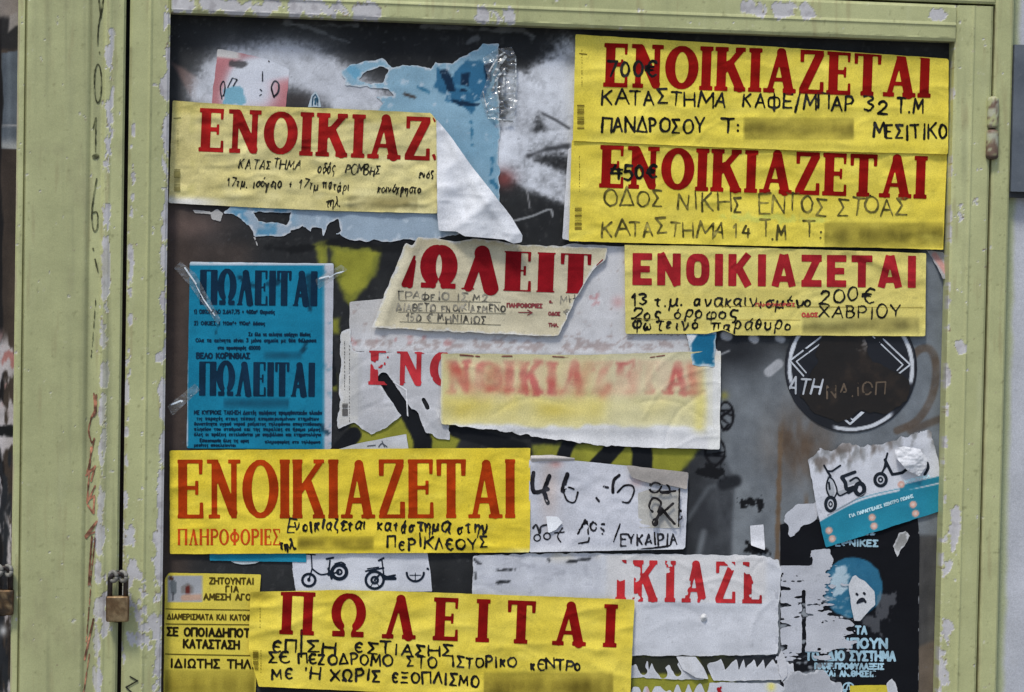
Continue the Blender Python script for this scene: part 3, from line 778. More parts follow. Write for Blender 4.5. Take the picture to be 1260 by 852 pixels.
# hinge on the right-hand seam
def lathe(name, prof, px, off, mat, col, parent, origin, n=20):
    """prof: (radius m, z m) pairs along a vertical axis at world x of px."""
    v = []; f = []
    X = px
    for r, z in prof:
        for k in range(n):
            a = 2 * math.pi * k / n
            v.append((X + r * math.cos(a), -off + r * math.sin(a), z))
    m = len(prof)
    for j in range(m - 1):
        for k in range(n):
            f.append((j * n + k, j * n + (k + 1) % n, (j + 1) * n + (k + 1) % n, (j + 1) * n + k))
    f.append(tuple(range(n))[::-1]); f.append(tuple(range((m - 1) * n, m * n)))
    v = np.array(v); x, y = Q(v)
    return link_mesh(name, v - origin, f, mat, lin(col(x, y)), parent)
hx = X_ST1 + GAPW / 2
def hz(y): return px_z(1220, y, OFF_D)
def hcol(x, y):
    c = green(x, y); c = mix(c, sst(fbm(x, y, 7, 4, 101), -.1, .3) * .8, (160, 160, 146))
    c = mix(c, sst(np.abs(y - 160) * -1 + 4, 0, 3), (92, 72, 62))
    c = mix(c, sst(fbm(x, y, 6, 4, 103) + sst(y, 158, 190) * .5, .15, .5), (104, 84, 70))
    return mix(c, sst(y, 188, 194), (70, 56, 48))
def knuck(r, a, b):
    z0, z1 = hz(b), hz(a); s = z1 - z0
    return [(r * .35, z0), (r * .8, z0 + s * .03), (r, z0 + s * .10)] + [(r, z0 + s * t) for t in np.linspace(.16, .9, 10)] + [(r * .8, z0 + s * .97), (r * .35, z1)]
hinge = lathe("hinge", knuck(.0078, 119, 159), hx, OFF_D + .003, M_PAINT, hcol, cab, CO)
lathe("hinge_pin", knuck(.0086, 159.5, 197), hx, OFF_D + .003, M_PAINT, hcol, hinge, CO)

# ------------------------------------------------------------------ wide green post on the left
PX0, PX1 = px_x(17, OFF_P), px_x(149.5, OFF_P)
post = empty("door_post", ((PX0 + PX1) / 2, 0, 0), "wide olive green metal post with chipped ridge and pen marks beside the cabinet", "post")
PO = np.array(post.location)
U = lambda px: (px - 17) / 132.5
def post_paint(x, y):
    c = green(x, y)
    x2 = x + (y - 430) * .0125
    c = mix(c, sst(x2, 20, 40) * sst(112 - x2, 0, 10) * .34, (134, 136, 98)); c = mix(c, sst(x2, 20, 30) * sst(fbm(x, y, 12, 4, 112, 420), .0, .5) * .45, (120, 122, 90)); c = mix(c, sst(fbm(x, y, 26, 4, 113, 60), .25, .7) * .3, (126, 122, 92))
    c = mix(c, sst(2.0 - np.abs(x2 - 27), 0, 2) * .6, (98, 96, 66))
    c = mix(c, sst(2.2 - np.abs(x2 - 18), 0, 2) * sst(fbm(x, y, 5, 4, 110, 60), -.1, .4), (150, 140, 120))
    c = mix(c, sst(2.0 - np.abs(x2 - 107), 0, 2.2) * .35, (112, 112, 76))  # shadow line of the step, painted as a darker band
    return c
def post_off(gx, gz):
    u = (gx - PX0) / (PX1 - PX0)
    o = np.where(u < U(26), OFF_P - .003, OFF_P)
    o = np.where(np.abs(u - U(27.5)) < .012, OFF_P - .006, o)
    o = o - .003 * sst(u, U(102), U(109)) + .0045 * sst(u, U(121), U(126)) - .0012 * sst(u, U(130), U(134))
    o = o - .003 * sst(.02 - np.minimum(u, 1 - u), 0, .02)
    return o + chip_relief(gx, gz, OFF_P)
pf = relief_grid("post_face", steps(PX0, PX1, 110), [.02] + steps(px_z(80, 880, 0), px_z(80, -40, 0), 520) + [Z_TOP], post_off, -.0195, post_paint, M_PAINT, post, PO)

class Surf:                      # lets pen marks be laid on a fixed flat face
    def __init__(s, o, origin, off, seed=0): s.o, s.origin, s.off, s.seed, s.poly = o, origin, off, seed, None
    def h(s, x, y): return s.off + 0 * np.asarray(x, float)
    ink = Sheet.ink
sp = Surf(post, PO, OFF_P - .0026, 5)
pen = (line((121, -8), (124, 22), (128, -4), r=1) + line((127, 0), (121, 34), (120, 56), r=.9) + line((122.5, 64), (122.4, 66), r=.8)
       + [('c', a[0], a[1], b[0], b[1], .85, .85) for a, b in zip(ell(120.5, 103, 4.4, 24)[:-1], ell(120.5, 103, 4.4, 24)[1:])]
       + line((114.5, 158), (118, 145), (117.5, 187), r=.8) + line((116, 193), (119, 192.5), r=3.0)
       + curve((119, 220), (115.5, 240), (113, 262), (114, 279), (117, 285), (120, 278), (119.5, 262), (114, 262), r=.9)
       + line((114.5, 306), (115, 308), r=1.0) + line((117, 319), (118.5, 328), r=.8) + line((118, 323), (120.5, 335), r=.8) + line((118, 366), (114, 420), (112, 440), r=.5))
sp.ink("pen_mark", pen, (74, 76, 54), mat=M_PEN, clip=None)
rust = (line((115.5, 484), (116.5, 505), (112, 515), (118, 509), (118.5, 486), (116, 512), r=1.0) + curve((112, 516), (109, 530), (113, 545), (116, 540), (112, 560), (107, 582), r=.9)
        + line((106, 585), (117, 574), (112, 592), r=1.2) + line((112, 550), (107, 620), (117, 598), r=.9) + line((108, 616), (116, 610), (115, 632), (108, 622), r=1.2)
        + line((106, 662), (119, 642), (105, 660), (116, 655), r=1.4) + line((113, 660), (109, 720), r=1.2) + line((101, 702), (100, 718), r=1.8) + line((117, 662), (111, 720), r=.7)
        + line((112, 720), (106, 790), r=.6) + line((115, 762), (104, 812), r=1.2) + line((110, 805), (103, 852), r=.7) + line((103, 560), (104, 500), r=.5))
sp.ink("pen_mark", rust, (122, 84, 66), mat=M_PEN, clip=None)
ss = Surf(cab, CO, OFF_D + .0008, 6)
ss.ink("pen_mark", line((160, 833), (169, 838), (155, 846), (166, 856), r=.9), (56, 56, 44), mat=M_PEN, clip=None)

# ------------------------------------------------------------------ neighbouring cabinet glimpsed past the post
def side_paint(x, y):
    c = flat(x, (50, 43, 39)); c = mix(c, .5 + .9 * fbm(x, y, 20, 4, 120, 90), (66, 57, 50))
    c = mix(c, sst(62 - y + 4 * fbm(x, y, 9, 3, 121), 0, 6), (38, 37, 38))
    c = mix(c, sst(22 - y + .6 * x + 6 * fbm(x, y, 9, 3, 121), 0, 8), (120, 112, 106))
    c = mix(c, sst(polysd(x, y, [(12, 20), (22, 14), (22, 30), (10, 40)]), -2, 2), (132, 126, 122))
    p = polysd(x, y, [(2, 66), (24, 62), (24, 184), (0, 182)])
    c = mix(c, sst(p, -1, 1), (78, 85, 93)); c = mix(c, sst(p, -1, 1) * sst(np.abs(x - 11) * -1 + 5, 0, 5) * .6, (98, 106, 114))
    c = mix(c, sst(p, -1, 1) * sst(y, 166, 182), (140, 142, 142)); c = mix(c, sst(2 - np.abs(y - 155), 0, 2) * sst(p, 0, 2), (140, 140, 142))
    c = mix(c, sst(4 - x + fbm(x, y, 12, 3, 122, 60) * 4, 0, 2) * sst(y, 16, 30), (24, 23, 24))
    w = sst(fbm(x, y, 9, 4, 123, 34) + .3 * sst(y, 420, 440) - .5 * sst(y, 540, 560) + .2 * sst(y, 520, 540), .1, .35) * sst(y, 400, 430)
    c = mix(c, w, (166, 160, 162)); c = mix(c, w * sst(fbm(x, y, 8, 3, 124, 20), .1, .4) * sst(520 - y, 0, 40), (150, 104, 100))
    c = mix(c, sst(np.abs(y - 530) * -1 + 9 + 4 * fbm(x, y, 6, 3, 125), 0, 4), (22, 22, 24))
    c = mix(c, sst(y, 545, 560) * sst(fbm(x, y, 6, 4, 126, 30), -.2, .2), (36, 38, 42))
    c = mix(c, np.exp(-((x - 4) / 5) ** 2 - ((y - 776) / 7) ** 2), (180, 180, 182))
    return c
sb = relief_grid("side_panel", [px_x(-500, 0), px_x(-30, 0)] + steps(px_x(-12, 0), px_x(32, 0), 36), [Z_BOT] + steps(px_z(0, 880, 0), px_z(0, -30, 0), 460), .0, -.0235, side_paint, M_BOARD)
tag(sb, "dark grimy panel with torn scraps seen past the left edge of the wide post", "panel")

# ------------------------------------------------------------------ padlocks
def padlock(label, cx, ytop, ybot, off, wpx=28, shade=(142, 122, 92)):
    """Brass body, steel bow and the two loops it closes; cx etc. in picture units at depth off."""
    c0 = P([cx], [ybot], off)[0]
    root = empty("padlock", Vector(c0), label, "padlock", "old brass padlocks on the green cabinets")
    bw, bh, bd = wpx * MM * .97, (ybot - ytop) * MM * .52, .013
    bm = bmesh.new()
    bmesh.ops.create_cube(bm, size=1)
    for v in bm.verts: v.co = Vector((v.co.x * bw * (1 + .03 * v.co.z), v.co.y * bd, (v.co.z + .5) * bh))
    bmesh.ops.bevel(bm, geom=list(bm.edges), offset=.0032, segments=3, affect='EDGES', profile=.6)
    bmesh.ops.subdivide_edges(bm, edges=list(bm.edges), cuts=5, use_grid_fill=True)
    for v in bm.verts:            # pressed seam lines of the brass laminations
        for zz in (.16, .86):
            if abs(v.co.z - bh * zz) < bh * .03: v.co.y *= .93; v.co.x *= .985
    me = bpy.data.meshes.new("lock_body"); bm.to_mesh(me); bm.free()
    vs = np.array([v.co[:] for v in me.vertices]); px, py = Q(vs + np.array(c0))
    col = flat(px, shade)
    col = mix(col, sst(fbm(px, py, 8, 4, 130), -.2, .5), (104, 82, 58)); col = mix(col, sst(fbm(px, py, 5, 4, 131), .15, .5) * .7, (158, 138, 104))
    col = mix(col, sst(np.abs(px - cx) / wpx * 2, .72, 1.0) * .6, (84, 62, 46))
    a = me.color_attributes.new("pigment", 'FLOAT_COLOR', 'POINT'); c4 = np.ones((len(vs), 4), np.float32); c4[:, :3] = lin(col); a.data.foreach_set("color", c4.ravel())
    me.materials.append(M_BRASS); me.polygons.foreach_set("use_smooth", np.ones(len(me.polygons), bool))
    b = bpy.data.objects.new("lock_body", me); COL.objects.link(b); b.parent = root
    ro = np.array(c0)
    hs = bw * .34; zt = bh * .96; top = (ybot - ytop) * MM
    path = [(-hs, 0, zt - .003), (-hs, 0, top - hs - .001)] + [(-hs * math.cos(t), -.002 * math.sin(t), top - hs + hs * .8 * math.sin(t)) for t in np.linspace(.1, math.pi - .1, 12)] + [(hs, 0, top - hs - .001), (hs, 0, zt - .003)]
    tube("shackle", path, .0034, M_STEEL, (58, 52, 50), root, ro, 141)
    for sx in (-1, 1):
        q = [(sx * .0062 + .0046 * math.cos(t), -.003 - .003 * math.cos(t), top - .0055 + .0062 * math.sin(t)) for t in np.linspace(0, 2 * math.pi, 17)]
        tube("hasp_loop", q, .0027, M_PAINT, (104, 102, 96), root, ro, 142)
    # keyway cover
    bm = bmesh.new(); bmesh.ops.create_cone(bm, cap_ends=True, segments=18, radius1=bw * .16, radius2=bw * .14, depth=.0015)
    me = bpy.data.meshes.new("keyway"); 
    for v in bm.verts: v.co = Vector((v.co.x, v.co.y * .7, -.0004 + v.co.z * .6))
    bm.to_mesh(me); bm.free()
    a = me.color_attributes.new("pigment", 'FLOAT_COLOR', 'POINT'); c4 = np.ones((len(me.vertices), 4), np.float32); c4[:, :3] = lin((60, 50, 40)); a.data.foreach_set("color", c4.ravel())
    me.materials.append(M_BRASS); k = bpy.data.objects.new("keyway", me); COL.objects.link(k); k.parent = b
    return root

def tube(name, path, r, mat, rgb, parent, origin, seed, n=10, top=False):
    pts = [Vector(p) for p in path]; v = []; f = []
    for i, p in enumerate(pts):
        t = (pts[min(i + 1, len(pts) - 1)] - pts[max(i - 1, 0)]).normalized()
        a = t.cross(Vector((0, 1, 0)));
        if a.length < .05: a = t.cross(Vector((1, 0, 0)))
        a.normalize(); b = t.cross(a)
        for k in range(n):
            q = 2 * math.pi * k / n; v.append(tuple(p + a * r * math.cos(q) + b * r * math.sin(q)))
    for i in range(len(pts) - 1):
        for k in range(n): f.append((i * n + k, i * n + (k + 1) % n, (i + 1) * n + (k + 1) % n, (i + 1) * n + k))
    f.append(tuple(range(n))[::-1]); f.append(tuple(range((len(pts) - 1) * n, len(pts) * n)))
    v = np.array(v); x, y = Q(v + origin)
    c = mix(flat(x, rgb), sst(fbm(x, y, 5, 4, seed), -.1, .5) * .7, tuple(min(255, q * 1.5) for q in rgb))
    return link_mesh(name, v, f, mat, lin(c), parent)
padlock("rusty brass padlock closing the dark seam between post and cabinet door", 144.5, 706, 765, OFF_P + .012, 28)
padlock("darker padlock cut by the left edge of the picture beside the post", 3.5, 699, 757, .034, 26, (58, 50, 42))
# ------------------------------------------------------------------ the pasted paper
def pp(base, seed=0, alt=None, var=1.0, smears=(), edge=None, extra=None):
    alt = alt or tuple(v * .9 for v in base)
    def f(x, y):
        c = flat(x, base)
        c = mix(c, (.5 + .9 * fbm(x, y, 46, 4, seed + 200)) * var, alt)
        c = mix(c, sst(fbm(x, y, 14, 4, seed + 201), .25, .8) * .35 * var, tuple(v * .82 for v in base))
        c = mix(c, sst(fbm(x, y, 30, 3, seed + 203, 10), .3, .8) * .3 * var, tuple(min(235, v * 1.06 + 8) for v in base))
        c = mix(c, sst(fbm(x, y, 85, 3, seed + 207), .15, .6) * .28 * var, tuple(v * .86 for v in base)); c = mix(c, sst(fbm(x, y, 4, 3, seed + 208), .5, .75) * .35 * var, tuple(v * .7 for v in base))
        for x0, y0, x1, y1, rgb, k in smears:      # wiped-out numbers: soft rubbed bands of ink
            m = sst(np.minimum(np.minimum(x - x0, x1 - x), np.minimum(y - y0, y1 - y)), -1.2, 2)
            core = np.exp(-((y - (y0 + y1) / 2) / ((y1 - y0) * .34)) ** 2) * (.8 + .8 * fbm(x, y, 15, 3, seed + 205, 60))
            c = mix(c, m * .5, tuple(.42 * (a + b) for a, b in zip(base, rgb)))
            c = mix(c, m * core * k, tuple(v * .8 for v in rgb))
        if extra: c = extra(c, x, y)
        return c
    return f
SCRAPS = "torn paper scraps left on the cabinet"
RED = (130, 18, 14)
PEN = (26, 25, 24)

# --- pale blue torn poster at the back
def blue_extra(c, x, y):
    c = mix(c, sst(y, 250, 262), (140, 156, 170)); c = mix(c, sst(y, 250, 262) * sst(372 - x, 0, 30) * sst(fbm(x, y, 14, 3, 301), -.2, .2), (84, 132, 160))
    p = polysd(x, y, [(538, 84), (556, 92), (566, 78), (592, 72), (604, 80), (606, 92), (596, 118), (584, 128), (582, 142), (566, 130), (548, 122), (534, 106)])
    c = mix(c, sst(p + 5 * fbm(x, y, 9, 3, 302), -.5, 2), (46, 96, 128))
    for q in ([(540, 86), (551, 84), (561, 113), (551, 114)], [(567, 90), (578, 90), (577, 113), (566, 113)], [(552, 122), (560, 123), (590, 128), (588, 131), (566, 130)], [(595, 80), (606, 78), (604, 100), (597, 98)]):
        c = mix(c, sst(polysd(x, y, q) + 2 * fbm(x, y, 6, 3, 303), -1, 1), (18, 40, 62))
    c = mix(c, sst(3 - segd(x, y, [(562, 106), (574, 108), (578, 112)]), 0, 2), (70, 120, 148))
    c = mix(c, sst(fbm(x, y, 10, 4, 304), .34, .6) * .7, (176, 188, 198))
    for a, b, w in (((430, 82), (440, 92), 7), ((580, 150), (581, 178), 2.2), ((606, 195), (604, 215), 2.6), ((514, 106), (528, 114), 2.2), ((606, 224), (612, 230), 4)):
        c = mix(c, sst(w - segd(x, y, [a, b]) + 2.5 * fbm(x, y, 5, 3, 305), 0, 2.5) * .85, (42, 98, 128) if w < 5 else (96, 150, 178))
    c = mix(c, sst(3 - segd(x, y, [(498, 116), (510, 120)]), 0, 2), (66, 62, 60))
    c = mix(c, np.exp(-((x - 592) / 20) ** 2 - ((y - 62) / 12) ** 2) * .8, (134, 172, 190))
    return c
def blue_field(gx, gy, F):
    F = np.minimum(F, -polysd(gx, gy, [(447, 92), (466, 83), (476, 86), (472, 103), (450, 102), (442, 98)]) - 1 + 3 * fbm(gx, gy, 8, 3, 311))
    F = np.minimum(F, np.maximum(-polysd(gx, gy, [(430, 106), (478, 110), (484, 118), (440, 122)]) + 2 * fbm(gx, gy, 8, 3, 312), -3))
    low = polysd(gx, gy, [(312, 262), (358, 262), (352, 276), (318, 272)])
    F = np.minimum(F, -low - .5 + 2.5 * fbm(gx, gy, 8, 3, 313))
    F = np.minimum(F, -polysd(gx, gy, [(402, 276), (416, 270), (419, 284), (408, 294), (398, 292)]) + 2 * fbm(gx, gy, 6, 3, 314))
    F = np.minimum(F, -polysd(gx, gy, [(358, 284), (376, 280), (378, 300), (355, 300)]) + 2 * fbm(gx, gy, 6, 3, 315))
    F = np.minimum(F, -polysd(gx, gy, [(384, 281), (396, 281), (398, 300), (380, 300)]) + 2 * fbm(gx, gy, 6, 3, 316))
    return F
U_ = Sheet("poster_remnant", "torn pale blue poster with dark teal letter fragments behind the lifted corner", "poster remnant",
      [(420, 88), (436, 78), (470, 73), (482, 84), (508, 80), (530, 84), (536, 76), (556, 78), (570, 68), (588, 62), (594, 55), (613, 54), (615, 272), (560, 290), (530, 296), (470, 297), (430, 296),
       (418, 288), (396, 292), (372, 280), (350, 291), (314, 291), (308, 278), (292, 266), (276, 262), (286, 250), (420, 200), (470, 128), (452, 108), (424, 104)],
      .0010, pp((130, 162, 180), 1, (116, 152, 172), extra=blue_extra), ragged=3.5, rscale=11, cell=2.0, field=blue_field, group=SCRAPS, seed=1, amp=.0003)

# --- pink drawing half hidden by the spray
def face_extra(c, x, y):
    w = np.exp(-(np.maximum(segd(x, y, crom([(290, 120), (300, 92), (326, 84), (352, 80)], 6)) - 11, 0) / 8) ** 2)
    c = mix(c, w, (196, 199, 207)); c = mix(c, np.exp(-(((x - 312) / 28) ** 2 + ((y - 112) / 28) ** 2) ** 2), (194, 197, 206))
    c = mix(c, sst(y - 70 - (x - 268) * .06, 0, 2) * 0 + sst(72 - y + (x - 268) * .1, 0, 3) * sst(300 - x, 0, 10), (196, 192, 188))
    c = mix(c, sst(polysd(x, y, [(276, 110), (296, 104), (304, 128), (276, 128)]) + 5 * fbm(x, y, 8, 3, 321), -1, 2), (112, 158, 176))
    c = mix(c, sst(5 - segd(x, y, [(284, 78), (300, 80)]) + 4 * fbm(x, y, 7, 3, 322), 0, 3) * .85, (66, 64, 66))
    return c
T_ = Sheet("drawing_scrap", "pink scrap with a line drawn head half hidden under white spray, above the cream sign", "drawing",
      [(268, 61), (302, 67), (330, 73), (356, 86), (350, 150), (258, 150)], .0005, pp((176, 118, 122), 2, (168, 110, 114), extra=face_extra), ragged=1.2, cell=1.8, group=SCRAPS, seed=2, amp=.0003)
T_.ink("drawn_line", curve((273, 122), (271, 108), (275, 100), (277, 108), (275, 118), r=.8) + curve((337, 120), (334, 108), (338, 100), (343, 104), (342, 114), (337, 119), r=1.0) + line((323, 88), (323, 100), r=.8)
       + line((320, 110), (322, 112), r=.9) + line((322, 116), (319, 118), r=.6) + line((280, 108), (286, 96), (292, 98), (287, 106), r=.6) + line((331, 74), (331, 76), r=.8), (40, 42, 48), mat=M_PEN)
D_ = Sheet("drop_sticker", "small pale blue drop shaped sticker just above the cream sign", "sticker", [(379, 132), (383, 118), (388, 112), (393, 120), (395, 132)], .0012, pp((176, 190, 198), 3), cell=1.2, seed=3, amp=.0001)
D_.ink("drawn_line", line((384, 130), (385, 120), (388, 116), (391, 122), (391, 130), r=.7) + line((388, 122), (388, 128), r=1.2), (52, 92, 116), mat=M_PEN)

# --- blue sale notice under film
def notice_extra(c, x, y):
    c = mix(c, sst(x, 397.5, 399.5), (170, 172, 180)); c = mix(c, np.maximum(sst(325.8 - y + (x - 232) * .008, 0, 1.2), sst(233.2 - x - (y - 323) * .012, 0, 1)), (190, 198, 206))
    for a, b, w in (((380, 340), (381, 380), 5), ((344, 346), (330, 350), 5), ((376, 424), (373, 432), 4), ((396, 526), (404, 532), 4), ((294, 342), (314, 352), 4), ((268, 398), (266, 410), 3)):
        c = mix(c, sst(w - segd(x, y, [a, b]) + 4 * fbm(x, y, 6, 3, 331), 0, 3) * .8, (12, 44, 62))
    c = mix(c, sst(fbm(x, y, 7, 3, 332), .3, .7) * .35, (12, 92, 122))
    return c
C_ = Sheet("sale_notice", "bright blue printed sale notice in small type with a white right margin, left side", "notice", [(233.5, 322.5), (410.6, 324.5), (407.7, 553), (229.5, 552)],
      .0012, pp((22, 118, 148), 4, (18, 110, 140), smears=[(325, 432, 372, 443, (20, 84, 112), .8), (275, 490, 356, 503, (20, 84, 112), .8)], extra=notice_extra), seed=4, amp=.0004)
NAVY = (18, 42, 62)
C_.lines("headline", [word("ΠΩΛΕΙΤΑΙ", 246, 390, 375, 377, 43, CONDENSED, gap=.08), word("ΠΩΛΕΙΤΑΙ", 245, 387, 487, 488.5, 42, CONDENSED, gap=.08)], NAVY)
def smalltext(lines, seed=0):
    return [hw(t, x0, x1, y, y + .3, cap, r, .15, gap=2.6, seed=seed + int(y)) for t, x0, x1, y, cap, r in lines]
C_.lines("small_print", smalltext([("1) ΟΙΚΟΠΕΔΟ 2.647,75 + 400m² Θερισός", 239, 338, 386, 4.6, .58), ("2) ΟΙΚΙΕΣ 1 110m²+ 110m² δάσος", 239, 326, 400, 4.4, .56), ("Σε όλα τα ακίνητα υπάρχει δίοδος", 306, 382, 413.5, 4.2, .55),
      ("Όλα τα ακίνητα είναι 3 μόνο σημεία με θέα θάλασσα".replace("Ό", "Ο"), 241, 389, 421, 4.4, .56), ("στο προσφορές 65000", 268, 320, 430, 4.2, .55), ("ΒΕΛΟ ΚΟΡΙΝΘΙΑΣ", 242, 307, 441, 6.2, .9),
      ("ΜΕ ΚΥΠΡΙΟΙΣ ΤΑΚΗΣΗ Δεκτές πωλήσεις προμηθευτικών υλικών", 239, 396, 510, 4.6, .58), ("τις παροχές στους τόπους απομακρυσμένων κτημάτων", 242, 392, 517, 4, .52), ("δυνατότητα υγρού νερού ρεύματος τηλεφώνου αποχετεύσεων", 239, 395, 523.5, 4, .52),
      ("πλησίον του σταθμού και της παραλίας σε ήρεμο μέρος", 239, 394, 530, 4, .52), ("όλες οι πράξεις εκτελούνται με συμβόλαιο και κτηματολόγιο", 239, 395, 536.5, 4, .52), ("Επικοινωνία όλες τις ώρες".replace("ώ", "ω"), 246, 306, 544, 4, .52),
      ("πληροφορίες στο τηλέφωνο", 326, 394, 545.5, 3.6, .5), ("μεσίτες αποκλείονται", 239, 290, 549.5, 3.6, .5)]), NAVY, cell=.7, mat=M_INK)
for k, (poly, lab) in enumerate((([(222, 322), (240, 336), (272, 394), (268, 400), (232, 350), (214, 330)], "clear tape across the upper left corner of the blue notice"),
                    ([(388, 344), (420, 326), (428, 332), (392, 356)], "clear tape on the upper right edge of the blue notice"),
                    ([(206, 500), (240, 472), (246, 480), (212, 512)], "clear tape on the lower left edge of the blue notice"))):
    s = Sheet("clear_tape", lab, "tape", poly, .0022, pp((200, 204, 206), 5 + k), cell=1.6, mat=M_FILM, seed=40 + k, amp=.0006, wscale=14, group="strips of clear tape")
    a, b = poly[0], poly[len(poly) // 2]
    q = [(a[0] + (b[0] - a[0]) * t + rr, a[1] + (b[1] - a[1]) * t) for t, rr in ((.1, 1), (.35, 3), (.6, 1), (.85, 3))]
    s.ink("crease_glint", line(*q[:2], r=1.0) + line(*q[2:], r=.8) + line((q[1][0], q[1][1] + 2), q[2], r=.5), (196, 204, 210), cell=.8, wear=.25, wscale=7)  # glints along the tape's creases, drawn as pale ink streaks
s = Sheet("clear_tape", "crumpled clear film glinting beside the torn pale blue poster", "tape", [(594, 72), (612, 60), (630, 58), (636, 72), (637, 128), (632, 152), (600, 146), (590, 120), (600, 96)], .0022,
      pp((200, 204, 206), 9), cell=1.6, mat=M_FILM, seed=49, amp=.004, wscale=16, group="strips of clear tape", lift=lambda x, y: .003 + 0 * x)
s.ink("crease_glint", curve((602, 88), (612, 72), (622, 64), (632, 60), r=.9) + line((634, 64), (635, 90), (632, 130), r=.8) + curve((606, 112), (612, 96), (621, 88), (618, 116), r=1.4) + line((598, 128), (610, 134), (630, 124), r=.8)
      + line((606, 146), (630, 150), r=1.2) + line((594, 112), (600, 138), r=.7) + line((622, 70), (612, 84), (608, 92), r=1.8), (176, 180, 182), cell=.8, wear=.3, wscale=7)  # pale streaks painted as glints on the crumpled film
for k, (poly, lab) in enumerate((([(236, 258), (258, 261), (262, 264), (240, 262)], "thin white scrap left under the cream sign beside the frame"), ([(259, 262), (268, 257), (274, 263), (271, 273), (260, 270)], "small white torn scrap under the cream sign"),
                     ([(312, 292), (314, 292), (318, 303), (316, 303)], "sliver of white paper hanging above the blue notice"),
                     ([(360, 700), (364, 697), (366, 708), (361, 710)], "tiny white scrap between the small leaflet and the bicycle flyer"))):
    Sheet("paper_scrap", lab, "paper scrap", poly, .0009, pp((176, 174, 172), 60 + k), ragged=1.2, rscale=5, cell=1.0, seed=60 + k, amp=.0001, group=SCRAPS)

# --- layers of white paper in the middle
def e3_extra(c, x, y):
    c = mix(c, sst(fbm(x, y, 24, 4, 341, 60), .1, .7) * .5, (212, 212, 214)); c = mix(c, sst(410 - y, -10, 20) * sst(690 - x, 0, 20) * .4, (160, 156, 150))
    c = mix(c, sst(fbm(x, y, 8, 4, 342, 5) + .5 * np.exp(-((y - 425) / 9) ** 2), .38, .7) * .6, (140, 122, 118))
    c = mix(c, sst(np.exp(-((y - 420) / 8) ** 2) * (fbm(x, y, 9, 3, 343) + .2) * sst(620 - x, 0, 60), .25, .6) * .6, (168, 110, 108))
    for a, b, w in (((728, 366), (736, 372), 4), ((735, 362), (730, 376), 2.5)): c = mix(c, sst(w - segd(x, y, [a, b]) + 3 * fbm(x, y, 5, 3, 344), 0, 3) * .6, (170, 108, 110))
    c = mix(c, np.exp(-((x - 760) / 7) ** 2 - ((y - 372) / 7) ** 2) * .5, (190, 130, 128))
    return c
E3 = Sheet("blank_sheet", "stained pale sheet layered between the torn cream sale sign and the bold lettered sign", "paper sheet",
      [(430, 372), (470, 368), (560, 352), (700, 300), (772, 304), (790, 330), (842, 412), (852, 416), (884, 431), (880, 441), (540, 437), (430, 432)], .0010, pp((190, 190, 193), 10, (182, 181, 182), extra=e3_extra), ragged=1.2, seed=10, creases=[([(430, 431), (880, 437)], 5, .0008)], group=SCRAPS, amp=.0004)
E3.ink("faint_print", hw("10319750 01993 8", 770, 836, 411, 414, 7, .5, .4), (150, 146, 146), wear=.4)
def e1_extra(c, x, y):
    c = mix(c, sst(442 - x, 0, 3) * .8, (188, 186, 180)); c = mix(c, sst(polysd(x, y, [(431, 440), (446, 440), (446, 512), (431, 512)]), -1, 1) * .6, (168, 168, 168))
    c = mix(c, sst(y + 12 * fbm(x, y, 18, 3, 351), 512, 528) * .4, (150, 152, 156)); c = mix(c, sst(fbm(x, y, 10, 4, 352, 24), .25, .7) * .4, (160, 158, 158))
    c = mix(c, sst(fbm(x, y, 14, 4, 353), .2, .7) * sst(y, 450, 470) * .5, (206, 207, 212))
    return c
E1 = Sheet("rent_sign", "old white rental sign with faded red letters, torn open at its lower left", "sign", [(419, 408), (432, 404), (434, 430), (552, 433), (552, 540), (520, 534), (498, 510), (474, 528), (456, 534), (436, 520), (416, 528)],
      .0020, pp((192, 192, 195), 11, extra=e1_extra), ragged=4.5, rscale=12, field=lambda gx, gy, F: np.where(gy < 500, np.minimum(F, polysd(gx, gy, [(419, 407), (433, 404), (434, 430), (552, 433), (552, 560), (415, 560)])), F),
      cuts=[([(472, 466), (484, 484), (504, 514)], 7.5), ([(506, 514), (518, 545)], 10), ([(521, 492), (526, 502)], 3)], seed=11, group=SIGNS, amp=.0004)
E1.ink("headline", word("ΕΝΟ", 453, 563, 473.5, 476.5, 44, SLAB, gap=.16), (168, 48, 54), wear=.12, wscale=16, fade=.22, holes=[([(474, 458), (484, 472)], 7), ([(478, 432), (482, 438)], 4)])
E1.ink("barcode", barcode(421, 496, 428, 512, 9, 3) + finerule(424, 420, 480, 4) + finerule(430, 425, 520, 5), (92, 90, 88), cell=.7)
E1.ink("stain", line((484, 470), (500, 480), (502, 520), r=.8) + line((536, 500), (540, 515), r=.7), (206, 206, 208))
GH = word("ΝΟΙΚΙΑΖΕΤΑΙ", 548, 866, 484, 486, 41, SLAB, gap=.1)
GHF = raster(GH, 530, 890, 430, 500, 1.0)
def ghost(x, y):
    j = np.clip(np.round(y - 430).astype(int), 0, GHF.shape[0] - 1); i = np.clip(np.round(x - 530).astype(int), 0, GHF.shape[1] - 1)
    return np.where((y > 430) & (y < 498), GHF[j, i], -50)
